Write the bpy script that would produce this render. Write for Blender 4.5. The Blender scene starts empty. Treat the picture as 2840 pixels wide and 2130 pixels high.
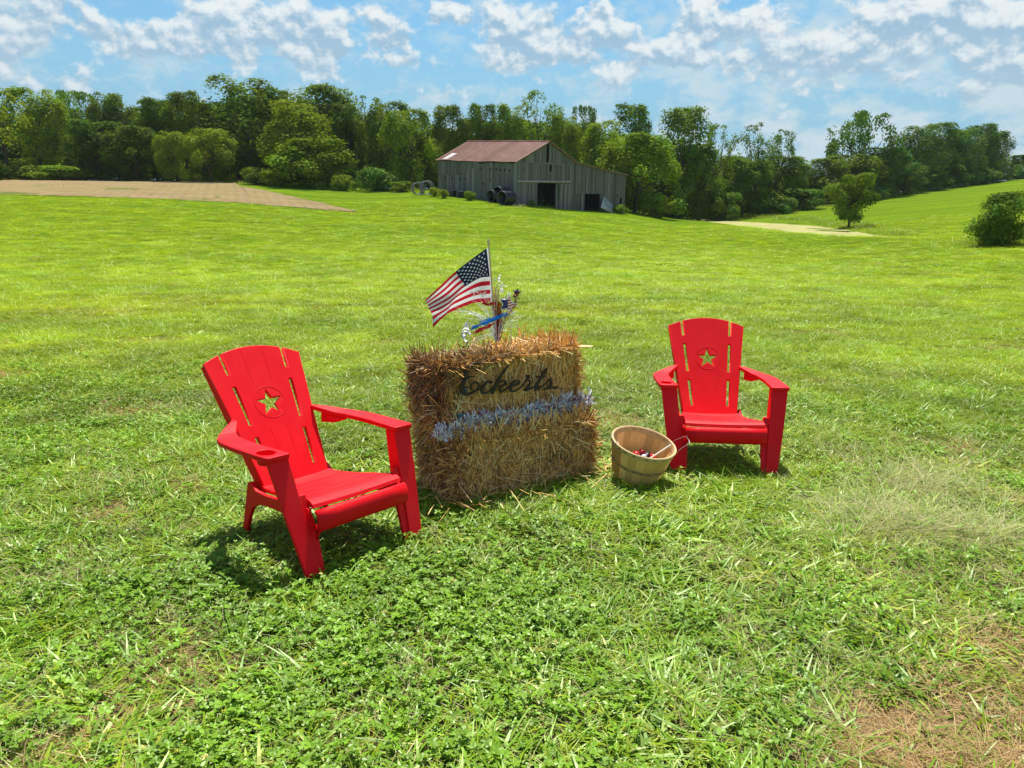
import bpy, bmesh, math, random
import numpy as np
from mathutils import Vector, Matrix, Euler

# ------------------------------------------------------------------ camera, world, sun, exposure
scene = bpy.context.scene
COL = scene.collection
SRC_W, SRC_H = 2840.0, 2130.0          # size of the photograph; points are measured on a 2212 px wide view of it
VIEW = 2840.0 / 2212.0
FOC = 2042.4                            # focal length in photograph pixels
SLOPE = math.radians(2.39)              # the lawn falls gently away from the camera
PITCH = math.radians(11.394) + SLOPE
ROLL = math.radians(0.617)
CAM_H = 1.559
FR = Matrix.Rotation(-SLOPE, 4, 'X')    # frame of the sloping lawn
CAMP = FR @ Vector((0, 0, CAM_H))

cam_data = bpy.data.cameras.new('camera')
cam_data.sensor_width = 36.0
cam_data.lens = FOC / SRC_W * 36.0
cam_data.clip_start = 0.05
cam_data.clip_end = 5000.0
cam = bpy.data.objects.new('camera', cam_data)
COL.objects.link(cam)
cam.matrix_world = Matrix.Translation(CAMP) @ Matrix.Rotation(math.pi / 2 - PITCH, 4, 'X') @ Matrix.Rotation(ROLL, 4, 'Z')
scene.camera = cam

SUN_EL = math.radians(66)
SUN_AZ = math.radians(3)                # behind the scene, hardly to the right
sun_data = bpy.data.lights.new('sun', 'SUN')
sun_data.energy = 5.0
sun_data.angle = math.radians(0.53)
sun_data.color = (1.0, 0.955, 0.88)
sun = bpy.data.objects.new('sun', sun_data)
COL.objects.link(sun)
SUN_DIR = Vector((math.sin(SUN_AZ) * math.cos(SUN_EL), math.cos(SUN_AZ) * math.cos(SUN_EL), math.sin(SUN_EL)))
sun.rotation_euler = SUN_DIR.to_track_quat('Z', 'Y').to_euler()

scene.view_settings.view_transform = 'Standard'
scene.view_settings.look = 'None'
scene.view_settings.exposure = 0.60
scene.view_settings.gamma = 1.0
scene.cycles.max_bounces = 6
scene.cycles.diffuse_bounces = 3
scene.cycles.glossy_bounces = 2
scene.cycles.transmission_bounces = 4
scene.cycles.transparent_max_bounces = 6
scene.cycles.caustics_reflective = False
scene.cycles.caustics_refractive = False
scene.cycles.use_denoising = True
scene.cycles.denoiser = 'OPENIMAGEDENOISE'
scene.cycles.denoising_input_passes = 'RGB_ALBEDO_NORMAL'
scene.cycles.denoising_prefilter = 'ACCURATE'


def ray_dir(px, py):
    u = (px * VIEW - SRC_W / 2) / FOC
    v = (py * VIEW - SRC_H / 2) / FOC
    c, s = math.cos(ROLL), math.sin(ROLL)
    u, v = u * c + v * s, -u * s + v * c
    cp, sp = math.cos(PITCH), math.sin(PITCH)
    return Vector((u, cp - v * sp, -sp - v * cp))


def at(px, py, Y):
    d = ray_dir(px, py)
    return CAMP + d * ((Y - CAMP.y) / d.y)


class NT:
    """small helper to write node trees"""
    def __init__(self, tree):
        self.t = tree
        tree.nodes.clear()

    def n(self, kind, **kw):
        nd = self.t.nodes.new(kind)
        for k, v in kw.items():
            if k == 'inp':
                for a, b in v.items():
                    self.set(nd, a, b)
            else:
                setattr(nd, k, v)
        return nd

    def set(self, nd, sock, val):
        s = nd.inputs[sock]
        if isinstance(val, bpy.types.NodeSocket):
            self.t.links.new(val, s)
        elif isinstance(val, bpy.types.Node):
            self.t.links.new(val.outputs[0], s)
        else:
            s.default_value = val

    def math(self, op, a, b=0.0, c=0.0, clamp=False):
        nd = self.n('ShaderNodeMath', operation=op, use_clamp=clamp)
        self.set(nd, 0, a)
        self.set(nd, 1, b)
        if op == 'MULTIPLY_ADD':
            self.set(nd, 2, c)
        return nd.outputs[0]

    def vmath(self, op, a, b=(0, 0, 0), c=(0, 0, 0)):
        nd = self.n('ShaderNodeVectorMath', operation=op)
        self.set(nd, 0, a)
        if op == 'SCALE':
            self.set(nd, 'Scale', b)
        else:
            self.set(nd, 1, b)
        if op == 'MULTIPLY_ADD':
            self.set(nd, 2, c)
        return nd.outputs['Value'] if op in ('DOT_PRODUCT', 'LENGTH') else nd.outputs[0]

    def mix(self, f, a, b, blend='MIX'):
        nd = self.n('ShaderNodeMix', data_type='RGBA', blend_type=blend, clamp_factor=True)
        self.set(nd, 0, f)
        self.set(nd, 6, a)
        self.set(nd, 7, b)
        return nd.outputs[2]

    def noise(self, vec, scale, detail=3.0, rough=0.55, dist=0.0):
        nd = self.n('ShaderNodeTexNoise')
        if vec is not None:
            self.set(nd, 'Vector', vec)
        nd.inputs['Scale'].default_value = scale
        nd.inputs['Detail'].default_value = detail
        nd.inputs['Roughness'].default_value = rough
        nd.inputs['Distortion'].default_value = dist
        return nd.outputs[0]

    def ramp(self, f, lo, hi, smooth=True):
        nd = self.n('ShaderNodeMapRange', interpolation_type='SMOOTHSTEP' if smooth else 'LINEAR')
        self.set(nd, 0, f)
        self.set(nd, 1, lo)
        self.set(nd, 2, hi)
        return nd.outputs[0]


def rgba(c):
    return (c[0], c[1], c[2], 1.0)


def build_world():
    w = bpy.data.worlds.new('World')
    scene.world = w
    w.use_nodes = True
    t = NT(w.node_tree)
    sky = t.n('ShaderNodeTexSky', sky_type='NISHITA')
    sky.sun_disc = False
    sky.sun_elevation = SUN_EL
    sky.sun_rotation = SUN_AZ
    sky.air_density = 1.0
    sky.dust_density = 0.6
    sky.ozone_density = 2.0
    co = t.n('ShaderNodeTexCoord').outputs['Generated']
    xyz = t.n('ShaderNodeSeparateXYZ', inp={0: co})
    az = t.math('ARCTAN2', xyz.outputs[0], xyz.outputs[1])
    el = t.math('ARCSINE', xyz.outputs[2])
    p0 = t.n('ShaderNodeCombineXYZ', inp={0: az, 1: el, 2: 0.0}).outputs[0]
    # ragged outlines
    wn = t.n('ShaderNodeTexNoise', inp={'Vector': p0, 'Scale': 17.0, 'Detail': 5.0, 'Roughness': 0.62})
    wv = t.vmath('SUBTRACT', wn.outputs['Color'], (0.5, 0.5, 0.5))
    p = t.vmath('MULTIPLY_ADD', wv, (0.050, 0.040, 0.0), p0)
    acc = (0.0, 0.0, 0.0)
    # heaps of cumulus: x, y on the photograph, half width, half height, weight
    puffs = [(30, 62, 70, 44, 1.0), (-70, 80, 80, 60, .8), (118, 22, 40, 30, .8), (212, 54, 34, 24, 1.0), (185, 185, 52, 24, .5),
             (300, 92, 66, 32, 1.1), (415, 92, 66, 30, 1.0), (432, 46, 40, 36, 1.0), (505, 20, 44, 30, .8), (560, 52, 62, 44, 1.15),
             (648, 60, 44, 44, 1.1), (712, 62, 42, 40, 1.0), (690, 112, 66, 26, 1.05), (535, 118, 34, 20, .7), (805, 28, 30, 30, .8), (840, 96, 54, 34, .9),
             (985, 14, 66, 24, 1.1), (1080, 78, 50, 46, .9), (1170, 62, 56, 40, 1.0), (1120, 130, 72, 26, .8),
             (1300, 62, 66, 42, 1.15), (1235, 104, 50, 24, .8), (1420, 110, 64, 28, .85), (1520, 48, 58, 46, 1.15), (1490, 120, 56, 24, .9),
             (1590, 70, 40, 34, .7), (1678, 110, 54, 44, 1.15), (1600, 146, 50, 22, .7), (1800, 112, 62, 36, .95), (1900, 40, 74, 42, 1.0), (1880, 116, 44, 28, .9),
             (1990, 80, 60, 44, .8), (2080, 40, 80, 46, .95), (2170, 90, 80, 44, .9), (2260, 40, 90, 60, .8), (1760, 170, 60, 24, .6), (2140, 168, 90, 30, .7),
             (960, 130, 56, 22, .5), (1330, 170, 70, 24, .5), (60, 190, 80, 26, .45), (720, 168, 60, 20, .5), (1000, 190, 80, 20, .4)]
    for (px, py, rx, ry, wgt) in puffs:
        d = ray_dir(px, py).normalized()
        a0, e0 = math.atan2(d.x, d.y), math.asin(d.z)
        sx, sy = 1590.0 / (rx * 1.10), 1590.0 / (ry * 1.30)
        # the faint link to the running sum keeps the evaluation in order
        off = t.vmath('MULTIPLY_ADD', acc, (1e-7, 1e-7, 0.0), (-a0 * sx, -e0 * sy, 0.55))
        q = t.vmath('MULTIPLY_ADD', p, (sx, sy, 0.0), off)
        e = t.math('POWER', 0.22, t.vmath('DOT_PRODUCT', q, q))
        e2 = t.math('MULTIPLY', e, wgt * 1.50)
        cx = t.n('ShaderNodeVectorMath', operation='MULTIPLY_ADD')
        t.set(cx, 0, q)
        t.t.links.new(e2, cx.inputs[1])
        t.set(cx, 2, acc)
        acc = cx.outputs[0]
    s = t.n('ShaderNodeSeparateXYZ', inp={0: acc})
    wsum = t.math('DIVIDE', s.outputs[2], 0.55)
    # billows: two reads of the same noise give the lit side of every billow
    st = t.vmath('MULTIPLY', p0, (1.0, 1.2, 1.0))
    b0 = t.noise(st, 25.0, 7.0, 0.55)
    b1 = t.noise(t.vmath('ADD', st, (0.003, 0.0095, 0.0)), 25.0, 5.0, 0.55)
    far = t.noise(t.vmath('MULTIPLY', p0, (1.0, 1.7, 1.0)), 11.0, 4.0, 0.60)
    elev_out = t.ramp(el, 0.29, 0.42)      # above the frame: scattered heaps from noise alone
    wsum = t.math('ADD', wsum, t.math('MULTIPLY', t.ramp(far, 0.50, 0.70), t.math('MULTIPLY_ADD', elev_out, 0.7, 0.55)))
    bn = t.math('SUBTRACT', b0, 0.5)
    dens = t.math('ADD', wsum, t.math('MULTIPLY', bn, 2.6))
    cover = t.ramp(dens, 0.30, 0.80)
    light = t.math('MULTIPLY', t.math('SUBTRACT', b0, b1), 4.2)
    light = t.math('ADD', light, t.math('MULTIPLY_ADD', t.math('DIVIDE', s.outputs[1], t.math('ADD', wsum, 0.30)), 0.80, 0.50))
    light = t.math('ADD', light, t.math('MULTIPLY', bn, 0.9))
    light = t.ramp(light, 0.02, 1.12)
    ccol = t.mix(light, rgba((2.15, 3.35, 4.5)), rgba((6.0, 6.2, 6.1)))
    # milky air and soft far clouds low in the sky
    low = t.math('SUBTRACT', 1.0, t.ramp(el, 0.05, 0.30))
    veil = t.math('MULTIPLY', low, 0.85, clamp=True)
    skyc = t.mix(1.0, sky.outputs[0], rgba((0.49, 0.80, 0.85)), 'MULTIPLY')
    base = t.mix(veil, skyc, rgba((2.0, 3.45, 4.65)))
    vn = t.noise(t.vmath('MULTIPLY', p, (1.0, 1.9, 1.0)), 15.0, 7.0, 0.60)
    right = t.ramp(az, -0.10, 0.42)
    soft = t.ramp(t.math('ADD', vn, t.math('MULTIPLY', right, 0.10)), 0.45, 0.72)
    soft = t.math('MULTIPLY', soft, t.math('MULTIPLY_ADD', low, 0.30, 0.58))
    base = t.mix(soft, base, rgba((4.1, 4.9, 5.25)))
    ccol = t.mix(t.math('MULTIPLY', low, 0.50), ccol, rgba((3.1, 4.2, 4.9)))
    col = t.mix(t.math('MULTIPLY', cover, 0.92), base, ccol)
    bg = t.n('ShaderNodeBackground', inp={0: col, 1: 0.10})
    out = t.n('ShaderNodeOutputWorld')
    t.t.links.new(bg.outputs[0], out.inputs[0])


build_world()

# ------------------------------------------------------------------ helpers
rng = np.random.default_rng(7)


def link(o, parent=None):
    COL.objects.link(o)
    if parent is not None:
        o.parent = parent
    return o


def tag(o, label=None, cat=None, group=None, kind=None):
    if label:
        o['label'] = label
    if cat:
        o['category'] = cat
    if group:
        o['group'] = group
    if kind:
        o['kind'] = kind
    return o


def empty(name, mat, label, cat, group=None):
    o = bpy.data.objects.new(name, None)
    o.empty_display_size = 0.2
    link(o)
    o.matrix_world = mat
    return tag(o, label, cat, group)


def np_mesh(name, V, F, mats, col=None, smooth=False, mat_idx=None):
    """V (n,3), F (m,k) with all faces of k corners; col (m,3) is one colour per face"""
    V = np.asarray(V, np.float32).reshape(-1, 3)
    F = np.asarray(F, np.int32)
    m, k = F.shape
    me = bpy.data.meshes.new(name)
    me.vertices.add(len(V))
    me.vertices.foreach_set('co', V.ravel())
    me.loops.add(m * k)
    me.loops.foreach_set('vertex_index', F.ravel())
    me.polygons.add(m)
    me.polygons.foreach_set('loop_start', np.arange(0, m * k, k, dtype=np.int32))
    me.polygons.foreach_set('use_smooth', np.full(m, smooth))
    if mat_idx is not None:
        me.polygons.foreach_set('material_index', np.asarray(mat_idx, np.int32))
    me.update(calc_edges=True)
    if col is not None:
        at_ = me.attributes.new('tone', 'FLOAT_COLOR', 'FACE')
        c4 = np.ones((m, 4), np.float32)
        c4[:, :3] = col
        at_.data.foreach_set('color', c4.ravel())
    for mt in (mats if isinstance(mats, (list, tuple)) else [mats]):
        me.materials.append(mt)
    return me


def ob(name, me, parent=None):
    return link(bpy.data.objects.new(name, me), parent)


def bm_mesh(name, bm, mats, smooth=False):
    me = bpy.data.meshes.new(name)
    bmesh.ops.recalc_face_normals(bm, faces=bm.faces)
    bm.to_mesh(me)
    bm.free()
    if smooth:
        me.polygons.foreach_set('use_smooth', np.full(len(me.polygons), True))
    for mt in (mats if isinstance(mats, (list, tuple)) else [mats]):
        me.materials.append(mt)
    return me


def bm_hexa(bm, pts, mi=0):
    """eight corners: 0-3 one face, 4-7 the opposite one"""
    v = [bm.verts.new(p) for p in pts]
    fs = []
    for f in ((0, 1, 2, 3), (7, 6, 5, 4), (0, 4, 5, 1), (1, 5, 6, 2), (2, 6, 7, 3), (3, 7, 4, 0)):
        fc = bm.faces.new([v[i] for i in f])
        fc.material_index = mi
        fs.append(fc)
    return fs


def bm_box(bm, c, s, mi=0, rot=None):
    x, y, z = s[0] / 2, s[1] / 2, s[2] / 2
    pts = [Vector(p) for p in ((-x, -y, -z), (x, -y, -z), (x, y, -z), (-x, y, -z), (-x, -y, z), (x, -y, z), (x, y, z), (-x, y, z))]
    if rot is not None:
        pts = [rot @ q for q in pts]
    return bm_hexa(bm, [q + Vector(c) for q in pts], mi)


def tube_arrays(P, R, n=6, closed=False):
    """sweep a ring along the points P with radii R"""
    P = np.asarray(P, float)
    R = np.broadcast_to(np.asarray(R, float), (len(P),))
    T = np.gradient(P, axis=0)
    if closed:
        T = np.roll(P, -1, 0) - np.roll(P, 1, 0)
    T /= np.linalg.norm(T, axis=1, keepdims=True) + 1e-12
    ref = np.array([0.0, 0, 1]) if abs(T[0, 2]) < 0.9 else np.array([1.0, 0, 0])
    V = []
    a = np.cross(T[0], ref)
    a /= np.linalg.norm(a)
    ang = np.linspace(0, 2 * np.pi, n, endpoint=False)
    for i in range(len(P)):
        a = a - T[i] * a.dot(T[i])
        a /= np.linalg.norm(a) + 1e-12
        b = np.cross(T[i], a)
        V.append(P[i] + R[i] * (np.cos(ang)[:, None] * a + np.sin(ang)[:, None] * b))
    V = np.concatenate(V)
    m = len(P)
    F = []
    for i in range(m if closed else m - 1):
        j = (i + 1) % m
        for k in range(n):
            l = (k + 1) % n
            F.append((i * n + k, i * n + l, j * n + l, j * n + k))
    return V, np.array(F, np.int32)


class Soup:
    """collects quads with a colour"""
    def __init__(self):
        self.V, self.F, self.C, self.n = [], [], [], 0

    def add(self, V, F, col=(1, 1, 1)):
        V = np.asarray(V, float).reshape(-1, 3)
        F = np.asarray(F, np.int32)
        self.V.append(V)
        self.F.append(F + self.n)
        c = np.asarray(col, float)
        self.C.append(np.broadcast_to(c, (len(F), 3)) if c.ndim == 1 else c)
        self.n += len(V)

    def tube(self, P, R, n=6, col=(1, 1, 1), closed=False):
        V, F = tube_arrays(P, R, n, closed)
        self.add(V, F, col)
        if not closed and n == 4:
            m = len(V)
            self.add(V[:4], [(0, 1, 2, 3)], col)
            self.add(V[m - 4:], [(3, 2, 1, 0)], col)

    def mesh(self, name, mats, smooth=False):
        return np_mesh(name, np.concatenate(self.V), np.concatenate(self.F), mats, np.concatenate(self.C), smooth)


def strips(P0, D, N, L, W, bend, segs=2, taper=0.6):
    """many flat ribbons at once: start P0, direction D, bending towards N; returns V, F and ribbon index per face"""
    n = len(P0)
    L = np.broadcast_to(L, (n,))[:, None]
    W = np.broadcast_to(W, (n,))[:, None]
    bend = np.broadcast_to(bend, (n,))[:, None]
    S = np.cross(D, N)
    S /= np.linalg.norm(S, axis=1, keepdims=True) + 1e-9
    rows = []
    for k in range(segs + 1):
        s = k / segs
        c = P0 + D * L * s + N * bend * L * s * s
        w = W * 0.5 * (1 - (1 - taper) * s ** 1.5)
        rows.append(c - S * w)
        rows.append(c + S * w)
    V = np.stack(rows, 1).reshape(-1, 3)
    m = 2 * (segs + 1)
    base = (np.arange(n) * m)[:, None]
    F = np.concatenate([np.stack([base[:, 0] + 2 * k, base[:, 0] + 2 * k + 1, base[:, 0] + 2 * k + 3, base[:, 0] + 2 * k + 2], 1)[:, None, :] for k in range(segs)], 1)
    return V, F.reshape(-1, 4), np.repeat(np.arange(n), segs)


def unit(a):
    return a / (np.linalg.norm(a, axis=-1, keepdims=True) + 1e-12)


_tab = np.random.default_rng(3).random((64, 64))


def vnoise(x, y):
    x = np.asarray(x, float)
    y = np.asarray(y, float)
    xi, yi = np.floor(x).astype(int), np.floor(y).astype(int)
    fx, fy = x - xi, y - yi
    fx, fy = fx * fx * (3 - 2 * fx), fy * fy * (3 - 2 * fy)
    g = lambda a, b: _tab[a % 64, b % 64]
    return (g(xi, yi) * (1 - fx) + g(xi + 1, yi) * fx) * (1 - fy) + (g(xi, yi + 1) * (1 - fx) + g(xi + 1, yi + 1) * fx) * fy


def fnoise(x, y, o=3):
    s, a, f = 0.0, 0.5, 1.0
    for k in range(o):
        s = s + a * vnoise(np.asarray(x) * f + 17.3 * k, np.asarray(y) * f + 9.1 * k)
        a *= 0.5
        f *= 2.03
    return s / (1 - 0.5 ** o)


def sstep(a, b, x):
    t = np.clip((np.asarray(x, float) - a) / (b - a), 0, 1)
    return t * t * (3 - 2 * t)


# ------------------------------------------------------------------ materials
def mat_new(name):
    m = bpy.data.materials.new(name)
    m.use_nodes = True
    return m, NT(m.node_tree)


def finish(t, shader, bump=None):
    out = t.n('ShaderNodeOutputMaterial')
    t.t.links.new(shader, out.inputs[0])


def mat_simple(name, col, rough=0.6, spec=0.4, noise_amt=0.0, noise_scale=5.0, bump=0.0, metal=0.0, tone=False, coat=0.0):
    m, t = mat_new(name)
    b = t.n('ShaderNodeBsdfPrincipled')
    c = rgba(col)
    co = t.n('ShaderNodeTexCoord').outputs['Object']
    if tone:
        a = t.n('ShaderNodeAttribute', attribute_name='tone')
        c = t.mix(1.0, a.outputs['Color'], c, 'MULTIPLY')
    if noise_amt:
        nz = t.noise(co, noise_scale, 5.0, 0.6)
        f = t.math('MULTIPLY_ADD', nz, 2 * noise_amt, 1 - noise_amt)
        g = t.n('ShaderNodeCombineColor', inp={0: f, 1: f, 2: f}).outputs[0]
        c = t.mix(1.0, c, g, 'MULTIPLY')
    t.set(b, 'Base Color', c)
    b.inputs['Roughness'].default_value = rough
    b.inputs['Specular IOR Level'].default_value = spec
    b.inputs['Metallic'].default_value = metal
    b.inputs['Coat Weight'].default_value = coat
    if bump:
        nz2 = t.noise(co, noise_scale * 3, 4.0, 0.6)
        bp = t.n('ShaderNodeBump', inp={'Height': nz2, 'Strength': bump, 'Distance': 0.01})
        t.set(b, 'Normal', bp.outputs[0])
    finish(t, b.outputs[0])
    return m


def mat_leaf(name, col, trans=(1.25, 1.15, 0.35), tf=0.42, gloss=0.05, grough=0.45, tint='INSTANCER', var=0.25, nscale=0.35):
    """foliage: diffuse and translucent halves with a weak sheen; colour per face times colour per plant"""
    m, t = mat_new(name)
    a = t.n('ShaderNodeAttribute', attribute_name='tone')
    c = t.mix(1.0, a.outputs['Color'], rgba(col), 'MULTIPLY')
    if tint == 'INSTANCER':
        it = t.n('ShaderNodeAttribute', attribute_type='INSTANCER', attribute_name='tint')
        c = t.mix(1.0, c, it.outputs['Color'], 'MULTIPLY')
    elif tint == 'OBJECT':
        oi = t.n('ShaderNodeObjectInfo')
        c = t.mix(1.0, c, oi.outputs['Color'], 'MULTIPLY')
        g = t.n('ShaderNodeNewGeometry')
        nz = t.noise(g.outputs['Position'], nscale, 3.0, 0.6)
        f = t.math('MULTIPLY_ADD', nz, 2 * var, 1 - var)
        c = t.mix(1.0, c, t.n('ShaderNodeCombineColor', inp={0: f, 1: f, 2: f}).outputs[0], 'MULTIPLY')
    d = t.n('ShaderNodeBsdfDiffuse', inp={0: c})
    tr = t.n('ShaderNodeBsdfTranslucent', inp={0: t.mix(1.0, c, rgba(trans), 'MULTIPLY')})
    mx = t.n('ShaderNodeMixShader', inp={0: tf, 1: d.outputs[0], 2: tr.outputs[0]})
    gl = t.n('ShaderNodeBsdfGlossy', inp={0: rgba((0.9, 1.0, 0.75)), 1: grough})
    mg = t.n('ShaderNodeMixShader', inp={0: gloss, 1: mx.outputs[0], 2: gl.outputs[0]})
    finish(t, mg.outputs[0])
    return m


M_RED = None


def mat_plastic():
    m, t = mat_new('red_plastic')
    b = t.n('ShaderNodeBsdfPrincipled')
    co = t.n('ShaderNodeTexCoord').outputs['Object']
    nz = t.noise(co, 6.0, 4.0, 0.6)
    c = t.mix(t.ramp(nz, 0.3, 0.75), rgba((0.78, 0.0014, 0.007)), rgba((0.86, 0.002, 0.010)))
    # small scuffs
    sc = t.noise(co, 55.0, 2.0, 0.5)
    c = t.mix(t.math('MULTIPLY', t.ramp(sc, 0.74, 0.80), 0.5), c, rgba((0.75, 0.12, 0.10)))
    # dust lying in faint drifts
    du = t.noise(co, 3.1, 6.0, 0.7)
    c = t.mix(t.math('MULTIPLY', t.ramp(du, 0.48, 0.78), 0.16), c, rgba((0.60, 0.13, 0.10)))
    t.set(b, 'Base Color', c)
    rr = t.math('MULTIPLY_ADD', nz, 0.25, 0.40)
    t.set(b, 'Roughness', rr)
    b.inputs['Specular IOR Level'].default_value = 0.20
    # moulded wood grain running along the boards
    gr = t.noise(t.vmath('MULTIPLY', co, (130.0, 9.0, 9.0)), 1.0, 3.0, 0.6)
    bp = t.n('ShaderNodeBump', inp={'Height': gr, 'Strength': 0.22, 'Distance': 0.002})
    t.set(b, 'Normal', bp.outputs[0])
    finish(t, b.outputs[0])
    return m


M_RED = mat_plastic()
# ------------------------------------------------------------------ the land
def _u(px):
    d = ray_dir(px, 560)
    return d.x / d.y


_cols = {
    -500: [(30, -1.0), (45, -.7), (60, .2), (85, 2.3), (120, 4.6), (150, 4.8), (200, 4.0), (300, 2), (900, 0)],
    0: [(30, -1.1), (45, -.9), (60, -.05), (85, 1.93), (120, 4.35), (145, 4.5), (200, 4.0), (300, 2), (900, 0)],
    500: [(30, -1.15), (45, -1.1), (60, -.5), (85, 1.32), (115, 3.75), (135, 4.8), (160, 4.9), (220, 4), (300, 2), (900, 0)],
    765: [(30, -1.2), (45, -1.3), (60, -.9), (85, .5), (105, 2.1), (125, 3.7), (150, 4.4), (220, 4), (300, 2), (900, 0)],
    947: [(30, -1.22), (45, -1.4), (60, -1.1), (80, .2), (97, 1.9), (108, 3.05), (130, 3.9), (170, 4), (300, 2), (900, 0)],
    1115: [(30, -1.25), (45, -1.5), (60, -1.25), (80, .15), (95, 1.56), (110, 2.3), (140, 2.9), (180, 3), (300, 2), (900, 0)],
    1240: [(30, -1.25), (45, -1.6), (60, -1.5), (80, -.55), (101, .75), (115, 1.2), (150, 1.6), (200, 2), (300, 2), (900, 0)],
    1348: [(30, -1.25), (45, -1.65), (60, -1.75), (80, -1.1), (109, .60), (125, .9), (160, 1.0), (220, 1.2), (300, 1.5), (900, 0)],
    1480: [(30, -1.25), (45, -1.7), (60, -1.85), (80, -1.7), (100, -1.35), (135, -.95), (150, -.6), (180, 0), (240, 1), (900, 0)],
    1700: [(30, -1.25), (45, -1.75), (60, -1.75), (75, -1.4), (88, -1.0), (103, -.95), (115, -.45), (150, 1.0), (190, 2.6), (240, 3.2), (900, 0)],
    1925: [(30, -1.2), (45, -1.4), (61, -1.0), (70, -.6), (110, .60), (140, 2.4), (170, 4.6), (200, 5.6), (260, 6), (900, 0)],
    2212: [(30, -1.1), (45, -.66), (70, .28), (110, 2.3), (160, 6.2), (205, 10.0), (240, 11.0), (300, 10.5), (900, 2)],
    2700: [(30, -1.0), (45, -.4), (70, .8), (110, 3.2), (160, 7.2), (205, 11.0), (240, 12.0), (300, 11), (900, 2)],
}
_YL = np.linspace(math.log(2.0), math.log(900.0), 260)
_UX = np.linspace(-1.1, 1.1, 221)
_us = np.array([_u(k) for k in _cols])
_pl = lambda y: -math.tan(SLOPE) * y
_tab_c = []
for k, v in _cols.items():
    ys = [0, 6, 10, 15, 20] + [a for a, _ in v]
    zs = [_pl(0), _pl(6), _pl(10), _pl(15), _pl(20) * .97] + [b for _, b in v]
    _tab_c.append(np.interp(np.exp(_YL), ys, zs))
_tab_c = np.array(_tab_c)
_TZ = np.array([np.interp(_UX, _us, _tab_c[:, j]) for j in range(len(_YL))]).T        # (u, Y)


def _smooth(A, n, ax):
    k = np.hanning(n + 2)[1:-1]
    k /= k.sum()
    pad = [(0, 0), (0, 0)]
    pad[ax] = (n // 2, n // 2)
    B = np.pad(A, pad, mode='edge')
    return np.apply_along_axis(lambda r: np.convolve(r, k, 'valid'), ax, B)


_TZ = _smooth(_smooth(_TZ, 11, 1), 13, 0)
POND_Z = -0.97
POND = [(1478, 473.5), (1520, 472.8), (1606, 479), (1680, 483), (1756, 487.8), (1816, 495), (1870, 504), (1931, 512.5), (1940, 515),
        (1806, 510.5), (1706, 501.5), (1606, 489), (1530, 479)]


def plane_z(px, py, z):
    d = ray_dir(px, py)
    t = (z - CAMP.z) / d.z
    return CAMP + d * t


POND_W = [plane_z(a, b, POND_Z) for a, b in POND]
_pu = np.array([p.x for p in POND_W])
_pv = np.array([p.y for p in POND_W])


def poly_dist(x, y, X, Y):
    """signed distance to a polygon, negative inside"""
    x = np.asarray(x, float)
    y = np.asarray(y, float)
    d = np.full(np.broadcast(x, y).shape, 1e9)
    ins = np.zeros(d.shape, bool)
    n = len(X)
    for i in range(n):
        j = (i + 1) % n
        ex, ey = X[j] - X[i], Y[j] - Y[i]
        t = np.clip(((x - X[i]) * ex + (y - Y[i]) * ey) / (ex * ex + ey * ey), 0, 1)
        d = np.minimum(d, np.hypot(x - X[i] - t * ex, y - Y[i] - t * ey))
        c = ((Y[i] > y) != (Y[j] > y)) & (x < (X[j] - X[i]) * (y - Y[i]) / (Y[j] - Y[i] + 1e-12) + X[i])
        ins ^= c
    return np.where(ins, -d, d)


def zf(x, y, detail=True):
    x = np.asarray(x, float)
    y = np.asarray(y, float)
    R = np.hypot(x, y) + 1e-6
    Ye = np.maximum(np.maximum(y, 0.7 * R), 0.02)
    u = np.clip(x / Ye, -1.09, 1.09)
    fi = (u + 1.1) / 2.2 * 220
    fj = np.clip((np.log(np.maximum(Ye, 2.0)) - _YL[0]) / (_YL[1] - _YL[0]), 0, 258.999)
    i, j = np.floor(fi).astype(int), np.floor(fj).astype(int)
    a, b = fi - i, fj - j
    z = (_TZ[i, j] * (1 - a) + _TZ[np.minimum(i + 1, 220), j] * a) * (1 - b) + (_TZ[i, j + 1] * (1 - a) + _TZ[np.minimum(i + 1, 220), j + 1] * a) * b
    pl = -math.tan(SLOPE) * np.clip(y, -8, 1e9)
    w = 1 - sstep(8, 15, R)
    front = sstep(-0.3, 0.3, y / R)
    z = z * front + (-math.tan(SLOPE) * -0.0 * R - 0.0) * (1 - front)
    z = z * (1 - w) + (pl - .025) * w           # the sward stands on the soil
    if detail:
        amp = 0.02 + 0.10 * sstep(9, 40, R)
        z = z + amp * (fnoise(x * 0.35, y * 0.35) - 0.5) * sstep(2, 9, R) * (1 - 0.7 * sstep(1, 0, poly_dist(x, y, _pu, _pv) / 12))
    pd = poly_dist(x, y, _pu, _pv)
    bank = sstep(12.0, 0.0, pd)
    z = z * (1 - bank) + (POND_Z + 0.03 + np.maximum(pd, 0) * 0.05) * bank
    z = np.where(pd < 0.0, np.minimum(z, POND_Z - 0.05 - 0.35 * np.clip(-pd / 2, 0, 1)), z)
    return z


def hit(px, py):
    """where the ray through a point of the photograph meets the land"""
    d = ray_dir(px, py)
    Ys = np.geomspace(1.5, 500, 900)
    P = np.array([CAMP[:]]) + np.array(d)[None] * ((Ys - CAMP.y) / d.y)[:, None]
    below = P[:, 2] < zf(P[:, 0], P[:, 1])
    k = int(np.argmax(below)) if below.any() else len(Ys) - 1
    lo, hi = Ys[max(k - 1, 0)], Ys[k]
    for _ in range(30):
        mid = (lo + hi) / 2
        q = CAMP + d * ((mid - CAMP.y) / d.y)
        if q.z < float(zf(q.x, q.y)):
            hi = mid
        else:
            lo = mid
    q = CAMP + d * ((hi - CAMP.y) / d.y)
    return Vector((q.x, q.y, float(zf(q.x, q.y))))


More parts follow.
